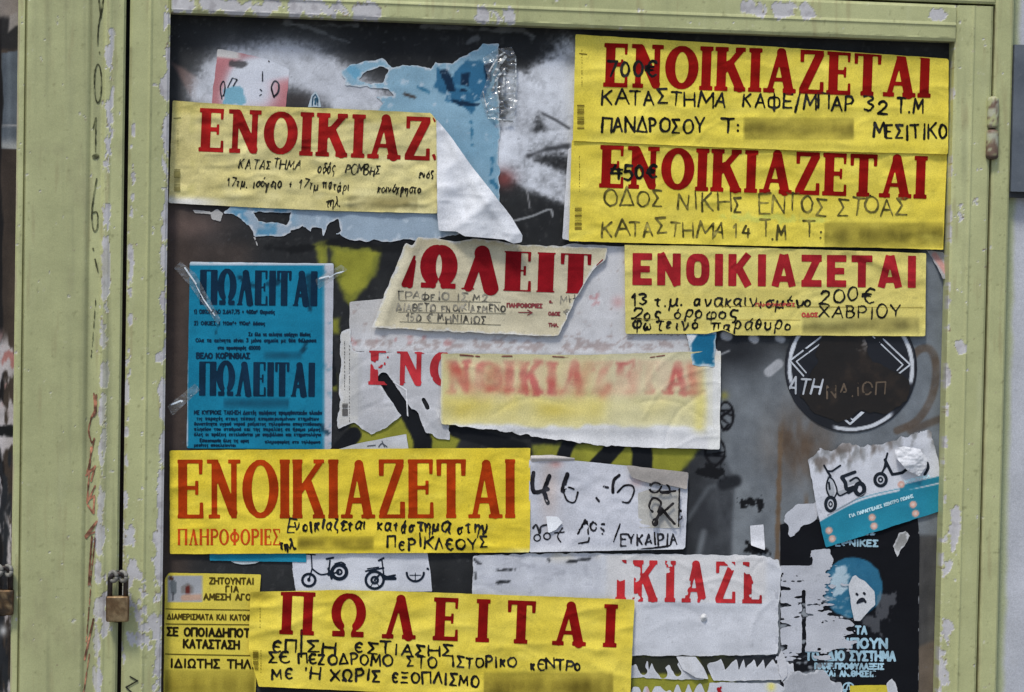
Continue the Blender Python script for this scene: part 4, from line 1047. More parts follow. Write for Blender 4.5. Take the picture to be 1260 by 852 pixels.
def e2_extra(c, x, y):
    inner = np.minimum(np.minimum(x - 541, 879 - x), 526 - y + 5 * fbm(x, y, 22, 3, 361))
    c = mix(c, sst(inner, -1, 5) * sst(866 - x, -4, 10), (198, 190, 140))
    c = mix(c, sst(inner, -1, 8) * np.exp(-((y - 502) / 17) ** 2) * (.6 + .6 * fbm(x, y, 34, 3, 362)), (202, 184, 92))
    c = mix(c, np.exp(-((x - 861) / 8) ** 2) * sst(inner, -14, 6) * (.7 + .5 * fbm(x, y, 20, 3, 364, 50)), (204, 188, 82))
    c = mix(c, sst(x, 868, 874), (206, 206, 203))
    c = mix(c, sst(x, 735, 760) * sst(inner, 0, 4) * .45, (202, 198, 172))
    bleed = sst(y, 440, 446) * sst(492 - y + 8 * fbm(x, y, 16, 3, 365), -4, 14) * sst(x, 552, 562) * sst(866 - x, 0, 6)
    band = .5 + .5 * np.sin((x - 540) / 38.0 * 2 * np.pi + 1.2 * fbm(x, y, 40, 2, 366))
    c = mix(c, bleed * (.16 + .16 * band), (200, 160, 152))
    g = sst(ghost(x + 2.5 * fbm(x, y, 14, 2, 369), y + 3 * fbm(x, y, 12, 2, 370)), -3.0, 2.2)
    c = mix(c, g * np.clip(.5 + 1.1 * fbm(x, y, 32, 3, 372) - .15 * sst(x, 700, 760), .12, .9), (178, 92, 88))
    for a, b, w, k in (((556, 452), (566, 458), 7, 1), ((560, 460), (580, 478), 8, .75), ((604, 458), (602, 474), 9, .9), ((622, 460), (620, 474), 7, .7), ((640, 476), (658, 484), 5, .7), ((600, 478), (626, 482), 5, .7),
                       ((708, 462), (712, 482), 8, .7), ((748, 478), (742, 484), 7, .8), ((722, 450), (718, 470), 7, .5), ((780, 460), (776, 480), 8, .4), ((850, 452), (852, 482), 6, 1), ((832, 462), (824, 480), 6, .5), ((678, 470), (690, 484), 6, .5)):
        c = mix(c, np.exp(-(segd(x, y, [a, b]) / w) ** 2) * k * (.85 + .4 * fbm(x, y, 8, 3, 367)) * .5, (172, 70, 58))
    c = mix(c, np.exp(-((y - 440) / 5) ** 2) * .35, (196, 186, 160))
    return c
E2 = Sheet("washed_out_sign", "washed out yellow sign with bled red lettering and a white border", "sign", [(543, 435), (720, 437), (887, 432), (885.5, 553), (800, 551), (747, 548), (660, 538), (600, 528), (541.5, 523)],
      .0034, pp((206, 206, 206), 12, (198, 198, 200), extra=e2_extra), ragged=.8, field=lambda gx, gy, F: np.where(gx < 760, F + 3.5 * fbm(gx, gy, 9, 4, 368) * sst(gy, 505, 520), F), seed=12, group=SIGNS, curl=.002, amp=.0008,
      creases=[([(600, 526), (885, 530)], 6, .0008), ([(746, 440), (748, 545)], 5, .0006)])
E2.ink("edge_residue", line((566, 437), (590, 439), r=1) + line((612, 438.5), (630, 438.5), r=.9) + line((680, 439), (700, 440), r=.8) + line((800, 440), (818, 437.5), r=.7), (120, 74, 66), wear=.3)

# --- torn cream sale sign
def d_extra(c, x, y):
    c = mix(c, sst(506 - x - (y - 299) * -.42 + 0 * y, 0, 0.1) * 0, (0, 0, 0))
    e = segd(x, y, [(499, 299), (459, 403)])
    c = mix(c, sst(13 - e, 0, 9) * .55, (206, 200, 176)); c = mix(c, sst(fbm(x, y, 22, 4, 371), .1, .7) * .4, (166, 156, 128)); c = mix(c, sst(312 - y, 0, 14) * .4, (160, 148, 118))
    return c
Dd = Sheet("torn_sale_sign", "torn cream sale sign with fat dark red letters and faint handwriting", "sign",
      [(499.6, 299), (508, 303), (514, 291), (560, 297), (590, 294), (643, 302), (695, 303), (747, 306), (744, 320), (728, 334), (706, 372), (697, 392), (687, 414), (600, 411), (520, 406), (458, 403), (478, 350)], .0046,
      pp((192, 184, 158), 13, (182, 173, 146), extra=d_extra), ragged=1.6, rscale=8, seed=13, group=SIGNS, curl=.0022, amp=.001, creases=[([(514, 295), (470, 400)], 7, .0022), ([(520, 318), (740, 316)], 5, .0007)])
Dd.ink("headline", word("ΩΛΕΙΤ", 516, 727, 354, 362, 49, DIDONE, gap=.1) + [('c', 498, 350, 510, 316, 4, 1.5), ('c', 504, 351, 509, 322, 4, 3)] + [('b', 737, 330, 743, 320, 5, 2)], (124, 18, 26), fade=.1)
Dd.lines("handwriting", [hw("ΓΡΑΦΕΙΟ ΙΣ.Μ2", 491, 600, 368, 370, 9, .8, 1), hw("ΔΙΑΘΕΤΩ ΕΝΟΙΚΙΑΣΜΕΝΟ", 488, 622, 382, 384, 8.5, .8, 1), hw("150 € ΜΗΝΙΑΙΩΣ", 500, 598, 395, 398, 8.5, .8, 1), hw("ΜΗ", 690, 708, 374, 372, 9, .7, 1), hw("€", 694, 702, 388, 388, 8, .7, 1)], (102, 98, 88), mat=M_PEN, cell=.8)
Dd.lines("printed_rule", [line((492, 370), (616, 372), r=.45), line((490, 384), (622, 386), r=.45), line((492, 396), (616, 400), r=.45)], (128, 122, 104), cell=.8)
Dd.ink("small_print", hw("ΠΛΗΡΟΦΟΡΙΕΣ", 624, 667, 378, 379, 4.6, .8, .1) + line((638, 384.5), (655, 385), r=.6) + line((649, 381.5), (655, 385), (649, 388), r=.6) + hw("ΟΔΟΣ", 675, 689, 388, 388.4, 4, .7, .1) + hw("ΤΗΛ.", 675, 687, 402, 402.4, 4, .7, .1) + hw("α.", 676, 680, 373, 373, 4, .6, .1), (126, 60, 62), cell=.7)

# --- bold lettered yellow sign
def f_extra(c, x, y): return mix(c, sst(fbm(x, y, 60, 3, 381, 26), .05, .6) * .4, (222, 212, 128))
F_ = Sheet("bold_rent_sign", "pale yellow rental sign in bold plain red capitals with price 200 handwritten", "sign", [(768.5, 301.5), (860, 303), (960, 306), (1060, 309), (1139.5, 312), (1138.5, 414), (1000, 413), (905, 413), (890, 406), (870, 411), (769.5, 411)], .0062,
      pp((208, 196, 116), 14, (202, 187, 102), smears=[(987, 390, 1131, 411.5, (132, 124, 70), .85)], extra=f_extra), seed=14, group=SIGNS, amp=.0015, curl=.0014,
      creases=[([(1040, 308), (1100, 330), (1139, 345)], 6, .0016), ([(1060, 315), (1125, 350)], 5, .0012), ([(860, 412), (905, 409)], 5, .0018), ([(769, 330), (1000, 324)], 9, .0007)])
F_.ink("headline", word("ΕΝΟΙΚΙΑΖΕΤΑΙ", 778, 1127, 351, 354.5, 39.5, SANS, gap=.145), (150, 34, 40), fade=.1)
F_.lines("handwriting", [hw("13", 778, 796, 375, 375, 13, 1.5, .6), hw("τ.μ. ανακαινισμένο", 806, 998, 376, 378, 13, 1.1, .9, slant=.12), hw("200€", 1008, 1074, 372, 373, 16, 1.1, .9, slant=.06), hw("2ος όροφος", 778, 905, 392, 391, 13, 1.1, 1, slant=.12), hw("ΧΑΒΡΙΟΥ", 1008, 1108, 391, 391, 14, 1.1, .9, slant=.06), hw("φωτεινό παράθυρο", 778, 974, 406, 406, 13, 1.1, 1, slant=.12)], PEN, cell=.8, mat=M_PEN)
F_.ink("printed_rule", line((880, 377), (1136, 378.5), r=.4) + line((780, 393), (985, 394), r=.35), (150, 132, 60), cell=.8)
F_.ink("small_print", hw("ΟΔΟΣ", 987, 1006, 390, 390, 4.6, .8, .1) + hw("ΠΛΗΡΟΦΟΡΙΕΣ", 930, 978, 377, 377, 3.6, .6, .1), (182, 74, 66), cell=.7)
def g_extra(c, x, y):
    c = mix(c, sst(polysd(x, y, [(842, 412), (858, 412), (849, 426)]), -1, 1), (206, 208, 212))
    return mix(c, sst(5 + 4 * fbm(x, y, 6, 3, 391) - segd(x, y, [(846, 424), (852, 450), (878, 452)]), 0, 3) * .7, (150, 182, 194))
Sheet("blue_scrap", "torn teal blue scrap just below the bold lettered sign", "paper scrap", [(844, 410), (881, 409), (879, 452), (852, 449), (850, 436)], .0044, pp((28, 104, 136), 15, (20, 90, 124), extra=g_extra), ragged=1.4, rscale=7, cell=1.6, seed=15, group=SCRAPS, amp=.0004)
Sheet("paper_scrap", "small torn white scrap curling off at the lower right corner of the stacked signs", "paper scrap", [(1140, 308), (1160, 311), (1166, 318), (1168, 342), (1160, 344), (1152, 326)], .0022, pp((164, 164, 168), 16, extra=lambda c, x, y: mix(c, sst(5 - segd(x, y, [(1150, 314), (1164, 334)]), 0, 3) * .6, (190, 120, 110))),
      ragged=1.2, rscale=6, cell=1.4, seed=16, group=SCRAPS, lift=lambda x, y: .006 * sst(y, 315, 344))

# --- the two stacked yellow signs
Sheet("paper_strip", "white paper strip showing along the left edge of the lower stacked sign", "paper strip", [(699, 184), (710, 178), (712, 298), (692, 294)], .0050, pp((198, 199, 203), 17), seed=17, cell=1.8, group=SCRAPS)
def wave(x, y): return .0016 * np.exp(-((y - 181 - (x - 703) * .026) / 5) ** 2)
def a_extra(c, x, y): return mix(c, sst(fbm(x, y, 50, 3, 401, 16), .15, .7) * .35, (220, 206, 96))
A2 = Sheet("stacked_rent_sign", "lower of the two stacked bright yellow rental signs, with 450 written on it", "sign", [(703.5, 172), (1165.5, 186), (1160.5, 307.5), (1080, 305), (950, 303), (820, 300), (700, 297)], .0072,
      pp((217, 199, 82), 18, (205, 186, 66), smears=[(1014, 273, 1161, 306, (132, 120, 44), .85)], extra=lambda c, x, y: mix(a_extra(c, x, y), sst(6 - np.abs(y - 267 - (x - 880) * .03) + 8 * fbm(x, y, 8, 4, 403), 1, 5) * sst(x, 880, 892) * sst(1022 - x, 0, 10) * .55, (182, 192, 96))),
      seed=18, group=SIGNS, amp=.0019, curl=.0016, creases=[([(703, 232), (800, 244), (900, 250)], 6, .0007), ([(720, 262), (760, 290)], 5, .0008), ([(950, 180), (965, 304)], 7, .0006)])
A2.ink("headline", word("ΕΝΟΙΚΙΑΖΕΤΑΙ", 737, 1140, 231, 245, 52.5, SLAB, gap=.05), RED, fade=.1)
A2.ink("price_writing", hw("450€", 752, 808, 218.5, 220, 16, 1.8, .6) + line((752, 208), (766, 209), r=1.3), PEN, cell=.8, mat=M_PEN, up=.0006)
A2.lines("pencil_writing", [hw("ΟΔΟΣ", 743, 816, 252, 255, 20, 1.2, .9), hw("ΝΙΚΗΣ", 834, 916, 257, 259, 20, 1.2, .9), hw("ΕΝΤΟΣ", 934, 1017, 260, 263, 19, 1.2, .9), hw("ΣΤΟΑΣ", 1031, 1114, 264, 266.5, 19, 1.2, .9),
       hw("ΚΑΤΑΣΤΗΜΑ", 741, 890, 289, 291, 18, 1.2, .9), hw("14", 903, 924, 292, 293, 18, 1.2, .9), hw("Τ.Μ", 935, 968, 292, 293, 17, 1.2, .9), hw("Τ:", 988, 1011, 293, 294, 18, 1.2, .9)], (98, 90, 44), cell=.8, mat=M_PEN)
A2.ink("barcode", barcode(707, 254, 716, 283, 14, 8) + finerule(713, 192, 236, 9), (112, 96, 36), cell=.7)
A1 = Sheet("stacked_rent_sign", "upper of the two stacked bright yellow rental signs, with 700 written on it", "sign", [(708, 42.5), (860, 52), (1000, 61), (1167.5, 72.5), (1166.5, 190), (1000, 186), (850, 180), (705, 173.5)], .0100,
      pp((219, 201, 84), 19, (206, 188, 68), smears=[(915, 145, 1051, 173, (120, 108, 40), .6)], extra=a_extra), seed=19, group=SIGNS, amp=.0018, curl=.0018,
      creases=[([(708, 104), (760, 96), (830, 118)], 6, .0007), ([(1050, 70), (1075, 190)], 8, .0006), ([(706, 160), (860, 168), (1166, 182)], 7, .001), ([(720, 60), (745, 160)], 6, .0005)])
A1.ink("headline", word("ΕΝΟΙΚΙΑΖΕΤΑΙ", 742, 1145, 107, 120.8, 54, SLAB, gap=.05), RED, fade=.1)
A1.ink("price_writing", hw("700€", 748, 807, 93.5, 95, 18, 1.7, .6), PEN, cell=.8, mat=M_PEN, up=.0006)
A1.lines("handwriting", [hw("ΚΑΤΑΣΤΗΜΑ", 741, 892, 127, 131, 17, 1.3, .6), hw("ΚΑΦΕ/ΜΠΑΡ", 914, 1050, 131, 136, 17, 1.35, .6), hw("32", 1063, 1094, 137, 138, 18, 1.5, .6), hw("Τ.Μ", 1104, 1136, 137.5, 138.5, 18, 1.35, .6),
       hw("ΠΑΝΔΡΟΣΟΥ", 741, 866, 161, 164, 17, 1.45, .6), hw("Τ:", 888, 909, 164, 164.5, 17, 1.45, .6), hw("ΜΕΣΙΤΙΚΟ", 1075, 1166, 170, 170.5, 17, 1.4, .6)], PEN, cell=.8, mat=M_PEN)
A1.ink("barcode", barcode(710, 129, 719, 159, 14, 10) + finerule(716, 62, 108, 11) + line((713, 66), (722, 67), r=.6), (116, 100, 38), cell=.7)

# --- cream sign with its right end peeled over
def b_extra(c, x, y):
    c = mix(c, sst(246 - x, 0, 14) * sst(fbm(x, y, 10, 4, 411, 20), -.1, .4) * .5, (168, 162, 96)); c = mix(c, sst(y - 238 - (x - 208) * .05, 0, 8) * sst(300 - x, 0, 70), (204, 202, 196))
    c = mix(c, sst(fbm(x, y, 26, 3, 412, 14), .1, .6) * .5, (216, 206, 152)); return mix(c, sst(140 + (x - 212) * .05 - y + 4, 0, 9) * .35, (186, 170, 84))
B_ = Sheet("peeling_rent_sign", "cream yellow rental sign whose right end has peeled over showing its white back", "sign", [(212.5, 124), (300, 130), (420, 134), (520, 139), (530, 139), (537, 148), (538, 263), (420, 260), (300, 255), (207.5, 250)], .0042,
      pp((202, 192, 138), 20, (192, 180, 118), smears=[(428, 241, 514, 260, (164, 152, 98), .9)], extra=b_extra), seed=20, group=SIGNS, amp=.0022, wscale=46, curl=.0012,
      creases=[([(212, 170), (260, 190), (330, 186)], 6, .0008), ([(212, 215), (290, 225), (400, 220)], 7, .0008), ([(250, 140), (380, 172), (520, 180)], 7, .0007), ([(360, 140), (350, 250)], 9, .0006), ([(535, 145), (537, 262)], 5, .0022)])
B_.ink("headline", word("ΕΝΟΙΚΙΑΖ", 244, 529.5, 186.5, 198, 53.5, SLAB, gap=.07) + [('b', 533, 190, 536, 197, 2, 2), ('b', 534, 144, 536, 150, 2, 2)], (138, 26, 24), fade=.2)
B_.lines("handwriting", [hw("ΚΑΤΑΣΤΗΜΑ", 294, 369, 207, 209, 11.5, .78, 1.0, slant=.15), hw("οδός", 391, 411, 212, 212.5, 12, .78, 1.0, slant=.15), hw("ΡΟΜΒΗΣ", 425, 467, 213, 215, 10, .78, 1.0, slant=.15), hw("ενός", 515, 533, 217, 217.5, 9, .78, 1.0, slant=.15), hw("17τμ. ισόγειο", 280, 345, 230, 231.5, 10.5, .78, 1.0, slant=.15)
       + hw("+ 17τμ", 355, 391, 232, 233, 10.5, .78, 1.0, slant=.15) + hw("πατάρι", 397, 429, 233.5, 234.5, 11, .78, 1.0, slant=.15) + hw("κοινόχρηστο", 464, 517, 237, 238.5, 9.5, .78, 1.0, slant=.15), hw("τηλ.", 401, 418, 253.5, 254, 9.5, .78, 1.0, slant=.15)], (38, 36, 28), cell=.8, mat=M_PEN)
B_.ink("barcode", barcode(214, 208, 222, 236, 14, 12) + finerule(219, 160, 190, 13) + line((214, 146), (222, 145), r=.6), (130, 122, 74), cell=.7)
def flap_lift(x, y):
    t = np.clip((x - 537) / 95.0, 0, 1.2); return .003 + .016 * np.sin(np.clip(t, 0, 1) * math.pi * .62) * np.clip((y - 150) / 90, .1, 1.0) + .0022 * np.sin(t * 9 + y / 17)
def flap_extra(c, x, y):
    c = mix(c, sst(fbm(x, y, 20, 4, 421), .2, .7) * .3, (206, 208, 216)); return mix(c, sst(fbm(x, y, 8, 3, 422, 30), .45, .8) * .3, (186, 186, 190))
Sheet("peeled_flap", None, None, [(537, 147), (556, 170), (580, 204), (606, 237), (630, 268), (643, 290), (642, 298), (632, 300), (620, 295), (600, 293), (572, 291), (562, 285), (540, 284), (538, 263)], .0050,
      pp((208, 210, 214), 21, (198, 200, 206), extra=flap_extra), cell=1.8, seed=21, amp=.0010, wscale=40, lift=flap_lift, part_of=B_, creases=[([(548, 160), (585, 230), (630, 292)], 6, .003), ([(545, 235), (590, 222)], 7, .002), ([(560, 280), (600, 250)], 6, .002), ([(556, 215), (572, 262)], 6, -.0018)])

# --- lower left group
J2 = Sheet("paper_scrap", "slanted white scrap poking out above the orange lettered sign", "paper scrap", [(416, 553), (440, 546), (500, 534), (503, 556), (416, 558)], .0016, pp((186, 187, 190), 22), seed=22, cell=1.8, group=SCRAPS)
J2.ink("printed_line", line((452, 549), (462, 548), r=.6) + curve((466, 550), (470, 546), (476, 550), r=.7) + line((470, 543), (473, 550), r=.6), (80, 84, 92), cell=.7)
J_ = Sheet("bicycle_flyer", "torn white flyer with small black electric bicycles between two yellow signs", "flyer", [(359, 678), (525, 678), (529, 700), (532, 728), (364, 730), (360, 700)], .0012, pp((198, 200, 206), 23, (192, 194, 202), extra=lambda c, x, y: mix(c, sst(polysd(x, y, [(474, 680), (510, 678), (526, 682), (524, 702), (504, 704), (472, 704)]) + 2 * fbm(x, y, 8, 3, 431), -1, 1) * .6, (182, 184, 190))),
      ragged=.8, seed=23, cell=1.8, amp=.0004)
def ring(cx, cy, rx, ry, r, a0=0, a1=360):
    q = ell(cx, cy, rx, ry, a0, a1, 20); return line(*q, r=r)
bike = ring(380, 714, 8, 7.6, 1.6) + ring(417.5, 704, 9, 8.6, 2.2) + line((380, 714), (384, 700), (383, 683), r=.8) + line((377, 682), (388, 683), r=.8) + curve((384, 700), (394, 707), (404, 706), r=1.0) + line((404, 708), (406, 690), r=1.0) + line((402, 688), (410, 686.5), r=1.3) \
     + line((404, 707), (417, 704), r=1.0) + line((404, 700), (408, 712), r=1.4) + curve((412, 694), (420, 692), (425, 695), r=.8) + ring(417.5, 704, 3, 3, 1.2) + line((380, 714), (380, 713), r=2) \
     + ring(461, 714, 11, 10.5, 1.6, 0, 360) + ring(461, 714, 4, 4, 1.4) + line((461, 714), (468, 706), (476, 710), (486, 708), r=1.2) + line((474, 712), (486, 712), r=2.0) + line((450, 703), (472, 699), r=1.0) + line((466, 690), (472, 687), r=1.2) + line((470, 690), (472, 706), r=.9) \
     + line((452, 700), (466, 698), r=.7) + ring(511, 705, 10.5, 10.5, 1.4, 0, 180) + line((504, 708), (518, 708), r=.5) + line((511, 705), (511, 714), r=.5) + line((461, 714), (456, 722), r=.5) + line((461, 714), (467, 722), r=.5) + line((526, 700), (530, 701), r=1.4)
J_.ink("bicycle_print", bike, (26, 34, 46), cell=.7)
I_ = Sheet("blue_strip", "narrow teal blue strip sticking out under the orange lettered sign", "paper strip", [(258, 676), (376, 676), (377, 692), (258, 690)], .0020, pp((30, 128, 156), 24), seed=24, cell=1.8, amp=.0003)
Sheet("round_label", "edge of a pale round label peeking out under the teal strip", "label", ell(302, 684, 23, 11)[:-1], .0012, pp((178, 186, 190), 25), seed=25, cell=1.6, amp=.0002)
Hh = Sheet("orange_letter_sign", "large yellow rental sign with tall orange red letters, lower left", "sign", [(209, 554.5), (330, 553.5), (500, 552), (652.5, 551.5), (652.5, 620), (652, 680), (430, 681), (209, 682)], .0046,
      pp((220, 198, 66), 26, (207, 183, 50), smears=[(366, 660, 460, 678, (140, 124, 36), .85)], extra=lambda c, x, y: mix(mix(c, sst(y, 672, 680) * sst(x, 600, 650) * .8, (216, 208, 150)), sst(fbm(x, y, 40, 3, 441, 18), .2, .7) * .3, (220, 202, 84))), seed=26, group=SIGNS, amp=.0018, curl=.0014,
      creases=[([(209, 600), (340, 590), (480, 612)], 7, .0008), ([(330, 555), (350, 680)], 8, .0005), ([(500, 560), (640, 640)], 8, .0007)])
Hh.ink("headline", word("ΕΝΟΙΚΙΑΖΕΤΑΙ", 218.5, 634, 638, 637.5, 72, SLABNARROW, gap=.06, weight=1.1), (152, 50, 12), fade=.14)
Hh.ink("small_print", word("ΠΛΗΡΟΦΟΡΙΕΣ", 218.5, 345, 671, 671, 20, SLABNARROW, gap=.1, weight=1.0), (182, 66, 24), cell=.8)
Hh.lines("handwriting", [hw("Ενοικιαζεται", 353, 449, 653.5, 653, 14, 1.25, 1.3, slant=.12), hw("κατάστημα στην", 464, 599, 655, 656, 14, 1.25, 1.3, slant=.1), hw("τηλ.", 345, 364, 676, 676, 12, 1.3, 1), hw("ΠєΡΙΚΛєΟΥΣ", 477, 600, 675, 676, 13, 1.35, 1)], PEN, cell=.8, mat=M_PEN)

def m_extra(c, x, y):
    p = np.minimum(np.minimum(x - 206, 249 - x), np.minimum(y - 708.5, 741 - y))
    c = mix(c, sst(p, -1, 1), (150, 152, 156))
    c = mix(c, sst(p, 0, 1) * sst(4.4 - segd(x, y, [(213, 718), (213.5, 728)]), 0, 1), (92, 98, 102)); c = mix(c, sst(p, 0, 1) * sst(3.2 - segd(x, y, [(210, 712), (211, 712)]), 0, 1), (74, 52, 40)); c = mix(c, sst(p, 0, 1) * sst(1.6 - segd(x, y, [(213, 730), (213, 738)]), 0, 1), (60, 62, 66))
    c = mix(c, sst(p, 0, 1) * sst(polysd(x, y, [(223, 730), (223, 722), (231, 717), (238, 722), (238, 730)]), -1, 1), (120, 118, 116)); c = mix(c, sst(p, 0, 1) * sst(polysd(x, y, [(228, 731), (228, 723), (232, 720), (234, 723), (234, 731)]), -1, 1), (92, 40, 34))
    c = mix(c, sst(p, 0, 1) * sst(4 - segd(x, y, [(226, 736), (246, 735)]), -1, 1.5), (172, 142, 124))
    return c
M_ = Sheet("wanted_leaflet", "small printed yellow leaflet with a little house picture at the lower left corner", "leaflet", [(203, 712), (208, 705), (321, 707), (317, 780), (314, 868), (201, 868)], .0026,
      pp((206, 188, 76), 27, (198, 180, 66), smears=[(202, 824, 314, 866, (142, 126, 40), .7)], extra=m_extra), seed=27, cell=1.8, amp=.0005)
M_.lines("small_print", [hw("ΖΗΤΟΥΝΤΑΙ", 258, 312, 718.5, 719, 7.2, .95, .05), hw("ΓΙΑ", 278, 293, 728.5, 728.6, 7, .95, .05), hw("ΑΜΕΣΗ ΑΓΟΡΑ", 251, 321, 738, 738.6, 7, .95, .05), hw("ΔΙΑΜΕΡΙΣΜΑΤΑ ΚΑΙ ΚΑΤΟΙΚΙ", 206, 313, 762, 763.5, 6.4, .8, .05)], (70, 58, 20), cell=.7)
M_.lines("bold_print", [hw("ΣΕ ΟΠΟΙΑΔΗΠΟΤΕ", 206, 314, 782, 784, 9.4, 1.3, .05), hw("ΚΑΤΑΣΤΑΣΗ", 226, 294, 797, 798.5, 9.6, 1.3, .05), hw("ΙΔΙΩΤΗΣ ΤΗΛ.", 210, 312, 821, 822.5, 9.8, 1.25, .05)], (34, 28, 14), cell=.7)
M_.lines("printed_rule", [line((204, 749.5), (314, 751), r=.6), line((204, 768), (314, 769), r=.6), line((203, 805), (313, 807), r=.6)], (84, 72, 26), cell=.7)
Nn = Sheet("sale_sign", "tilted yellow sale sign with widely spaced red letters at the bottom", "sign", [(308, 728.5), (420, 726), (500, 728), (640, 733), (781, 738), (778, 800), (775, 870), (600, 858), (450, 851), (318, 845), (306, 800)], .0070,
      pp((217, 198, 80), 28, (204, 183, 62), smears=[(595, 827, 755, 868, (128, 112, 36), .85)], extra=lambda c, x, y: mix(mix(c, np.exp(-((x - 318) / 16) ** 2 - ((y - 734) / 6) ** 2) * .7, (140, 124, 40)), sst(fbm(x, y, 44, 3, 451, 18), .2, .7) * .35, (222, 206, 98))), seed=28, group=SIGNS, amp=.0022, curl=.0016,
      creases=[([(308, 782), (350, 772), (400, 752)], 5, .0018), ([(306, 802), (340, 806), (356, 796)], 5, .0014), ([(700, 790), (730, 820), (760, 832)], 6, .0016), ([(480, 735), (560, 800)], 8, .0008), ([(600, 740), (640, 810)], 8, .0007)])
Nn.ink("headline", word("ΠΩΛΕΙΤΑΙ", 343.5, 758.5, 780.5, 797, 53, SLAB, gap=.42), (122, 16, 14), fade=.12)
Nn.lines("handwriting", [hw("єΠ", 336, 364, 803, 804, 14, 1.4, .8), line((371, 776), (370.5, 808), r=1.4), hw("ΣΗ", 378, 412, 804, 805, 14, 1.4, .8), hw("єΣΤΙΑΣΗΣ", 437, 556, 803, 808, 13, 1.4, .8), hw("Σє", 331, 355, 817, 817, 12.5, 1.35, .8), hw("ΠєΖΟΔΡΟΜΟ", 368, 482, 817, 819, 12.5, 1.35, .8), hw("ΣΤΟ", 501, 537, 820, 821, 12.5, 1.3, .8), hw("ΙΣΤΟΡΙκΟ", 556, 634, 821, 822, 12.5, 1.3, .8)
       + hw("κєΝΤΡο", 653, 713, 824, 825, 12, 1.3, .8), hw("Μє 'Η ΧΩΡΙΣ", 335, 468, 835, 838, 13, 1.4, .8) + hw("єΞΟΠΛΙΣΜΟ", 483, 590, 840, 844, 13, 1.4, .8)], PEN, cell=.8, mat=M_PEN)
Nn.ink("barcode", barcode(311, 800, 318, 826, 12, 14) + finerule(320, 748, 775, 15) + finerule(321, 800, 828, 16), (120, 104, 34), cell=.7)

# --- lower middle: ragged white sign and handwritten sheet
def l_extra(c, x, y):
    lft = sst(742 - x + 8 * fbm(x, y, 16, 3, 461), 0, 8)
    c = mix(c, lft * (.5 + .7 * fbm(x, y, 14, 4, 462)), (176, 178, 186)); c = mix(c, lft * sst(fbm(x, y, 16, 4, 463, 8), .2, .6) * .5, (146, 148, 156)); c = mix(c, lft * sst(698 - y, 0, 16) * sst(fbm(x, y, 30, 3, 464), -.2, .4) * .5, (196, 186, 160))
    for a, b, w in (((612, 702), (634, 701), 1.8), ((612, 717), (626, 716), 2.6), ((698, 692), (726, 688), 2.6), ((583, 704), (585, 712), 3), ((675, 688), (676, 690), 2.2), ((583, 690), (590, 694), 2.6)):
        c = mix(c, sst(w - segd(x, y, [a, b]) + 2 * fbm(x, y, 4, 3, 465), 0, 1.6) * .9, (26, 28, 32))
    c = mix(c, sst(742 - y, -2, 3) * sst(x, 742, 750) * sst(948 - x, 0, 10) * .4, (206, 200, 192)); c = mix(c, sst(fbm(x, y, 26, 4, 466, 50), .15, .7) * .3, (174, 176, 182))
    c = mix(c, np.exp(-((x - 838) / 22) ** 2 - ((y - 744) / 7) ** 2) * .5, (160, 162, 170))
    return c
L_ = Sheet("ragged_rent_sign", "ragged white sign with worn red letters right of the tilted sale sign", "sign", [(582, 684), (700, 681), (834, 682), (938, 684), (958, 690), (961, 702), (958, 752), (957, 806), (860, 807), (770, 807), (640, 760), (581, 740)], .0020,
      pp((192, 194, 200), 29, (186, 188, 194), extra=l_extra), ragged=1.8, rscale=8, seed=29, group=SIGNS, amp=.0006, field=lambda gx, gy, F: F + 4 * fbm(gx, gy, 9, 3, 467) * sst(gx, 935, 952) * sst(720 - gy, 0, 30), creases=[([(740, 684), (748, 735)], 4, .0008), ([(760, 742), (940, 746)], 6, .0006)])
L_.ink("headline", word("ΙΚΙΑΖΕ", 757, 938, 740, 743, 51, SLAB, gap=.2), (170, 44, 48), wear=.14, wscale=20, fade=.2, holes=[([(752, 688), (764, 704)], 11), ([(934, 690), (940, 722)], 13), ([(866, 742), (876, 742)], 5), ([(893, 690), (902, 698)], 4)])
Sheet("paper_crumb", "tiny curled white crumb stuck on the ragged white sign below its letters", "paper crumb", ell(866, 760, 4, 5, n=12)[:-1], .0034, pp((206, 206, 206), 30), cell=1.2, seed=30, lift=lambda x, y: .004 * np.exp(-((x - 866) ** 2 + (y - 760) ** 2) / 9))
def k_extra(c, x, y):
    c = mix(c, np.exp(-((x - 676) / 12) ** 2 - ((y - 600) / 40) ** 2) * .55, (172, 152, 140)); c = mix(c, np.exp(-((x - 684) / 7) ** 2 - ((y - 571) / 5) ** 2) * .6, (190, 128, 118)); c = mix(c, sst(fbm(x, y, 20, 4, 471), .1, .7) * .3, (176, 178, 186))
    c = mix(c, np.exp(-((x - 784) / 9) ** 2 - ((y - 593) / 6) ** 2) * .4, (190, 140, 130))
    c = mix(c, sst(y, 667, 678) * .4, (206, 207, 210)); return c
K_ = Sheet("handwritten_sheet", "white sheet with loose black handwriting and a taped over corner", "handwritten note", [(651, 562), (708, 567), (768, 573), (847, 582), (845, 630), (843, 676), (745, 678), (651, 680)], .0042,
      pp((192, 193, 200), 31, (184, 186, 194), extra=k_extra), seed=31, amp=.0016, curl=.0014, creases=[([(651, 660), (843, 660)], 8, .0006), ([(720, 570), (724, 678)], 8, .0006)])
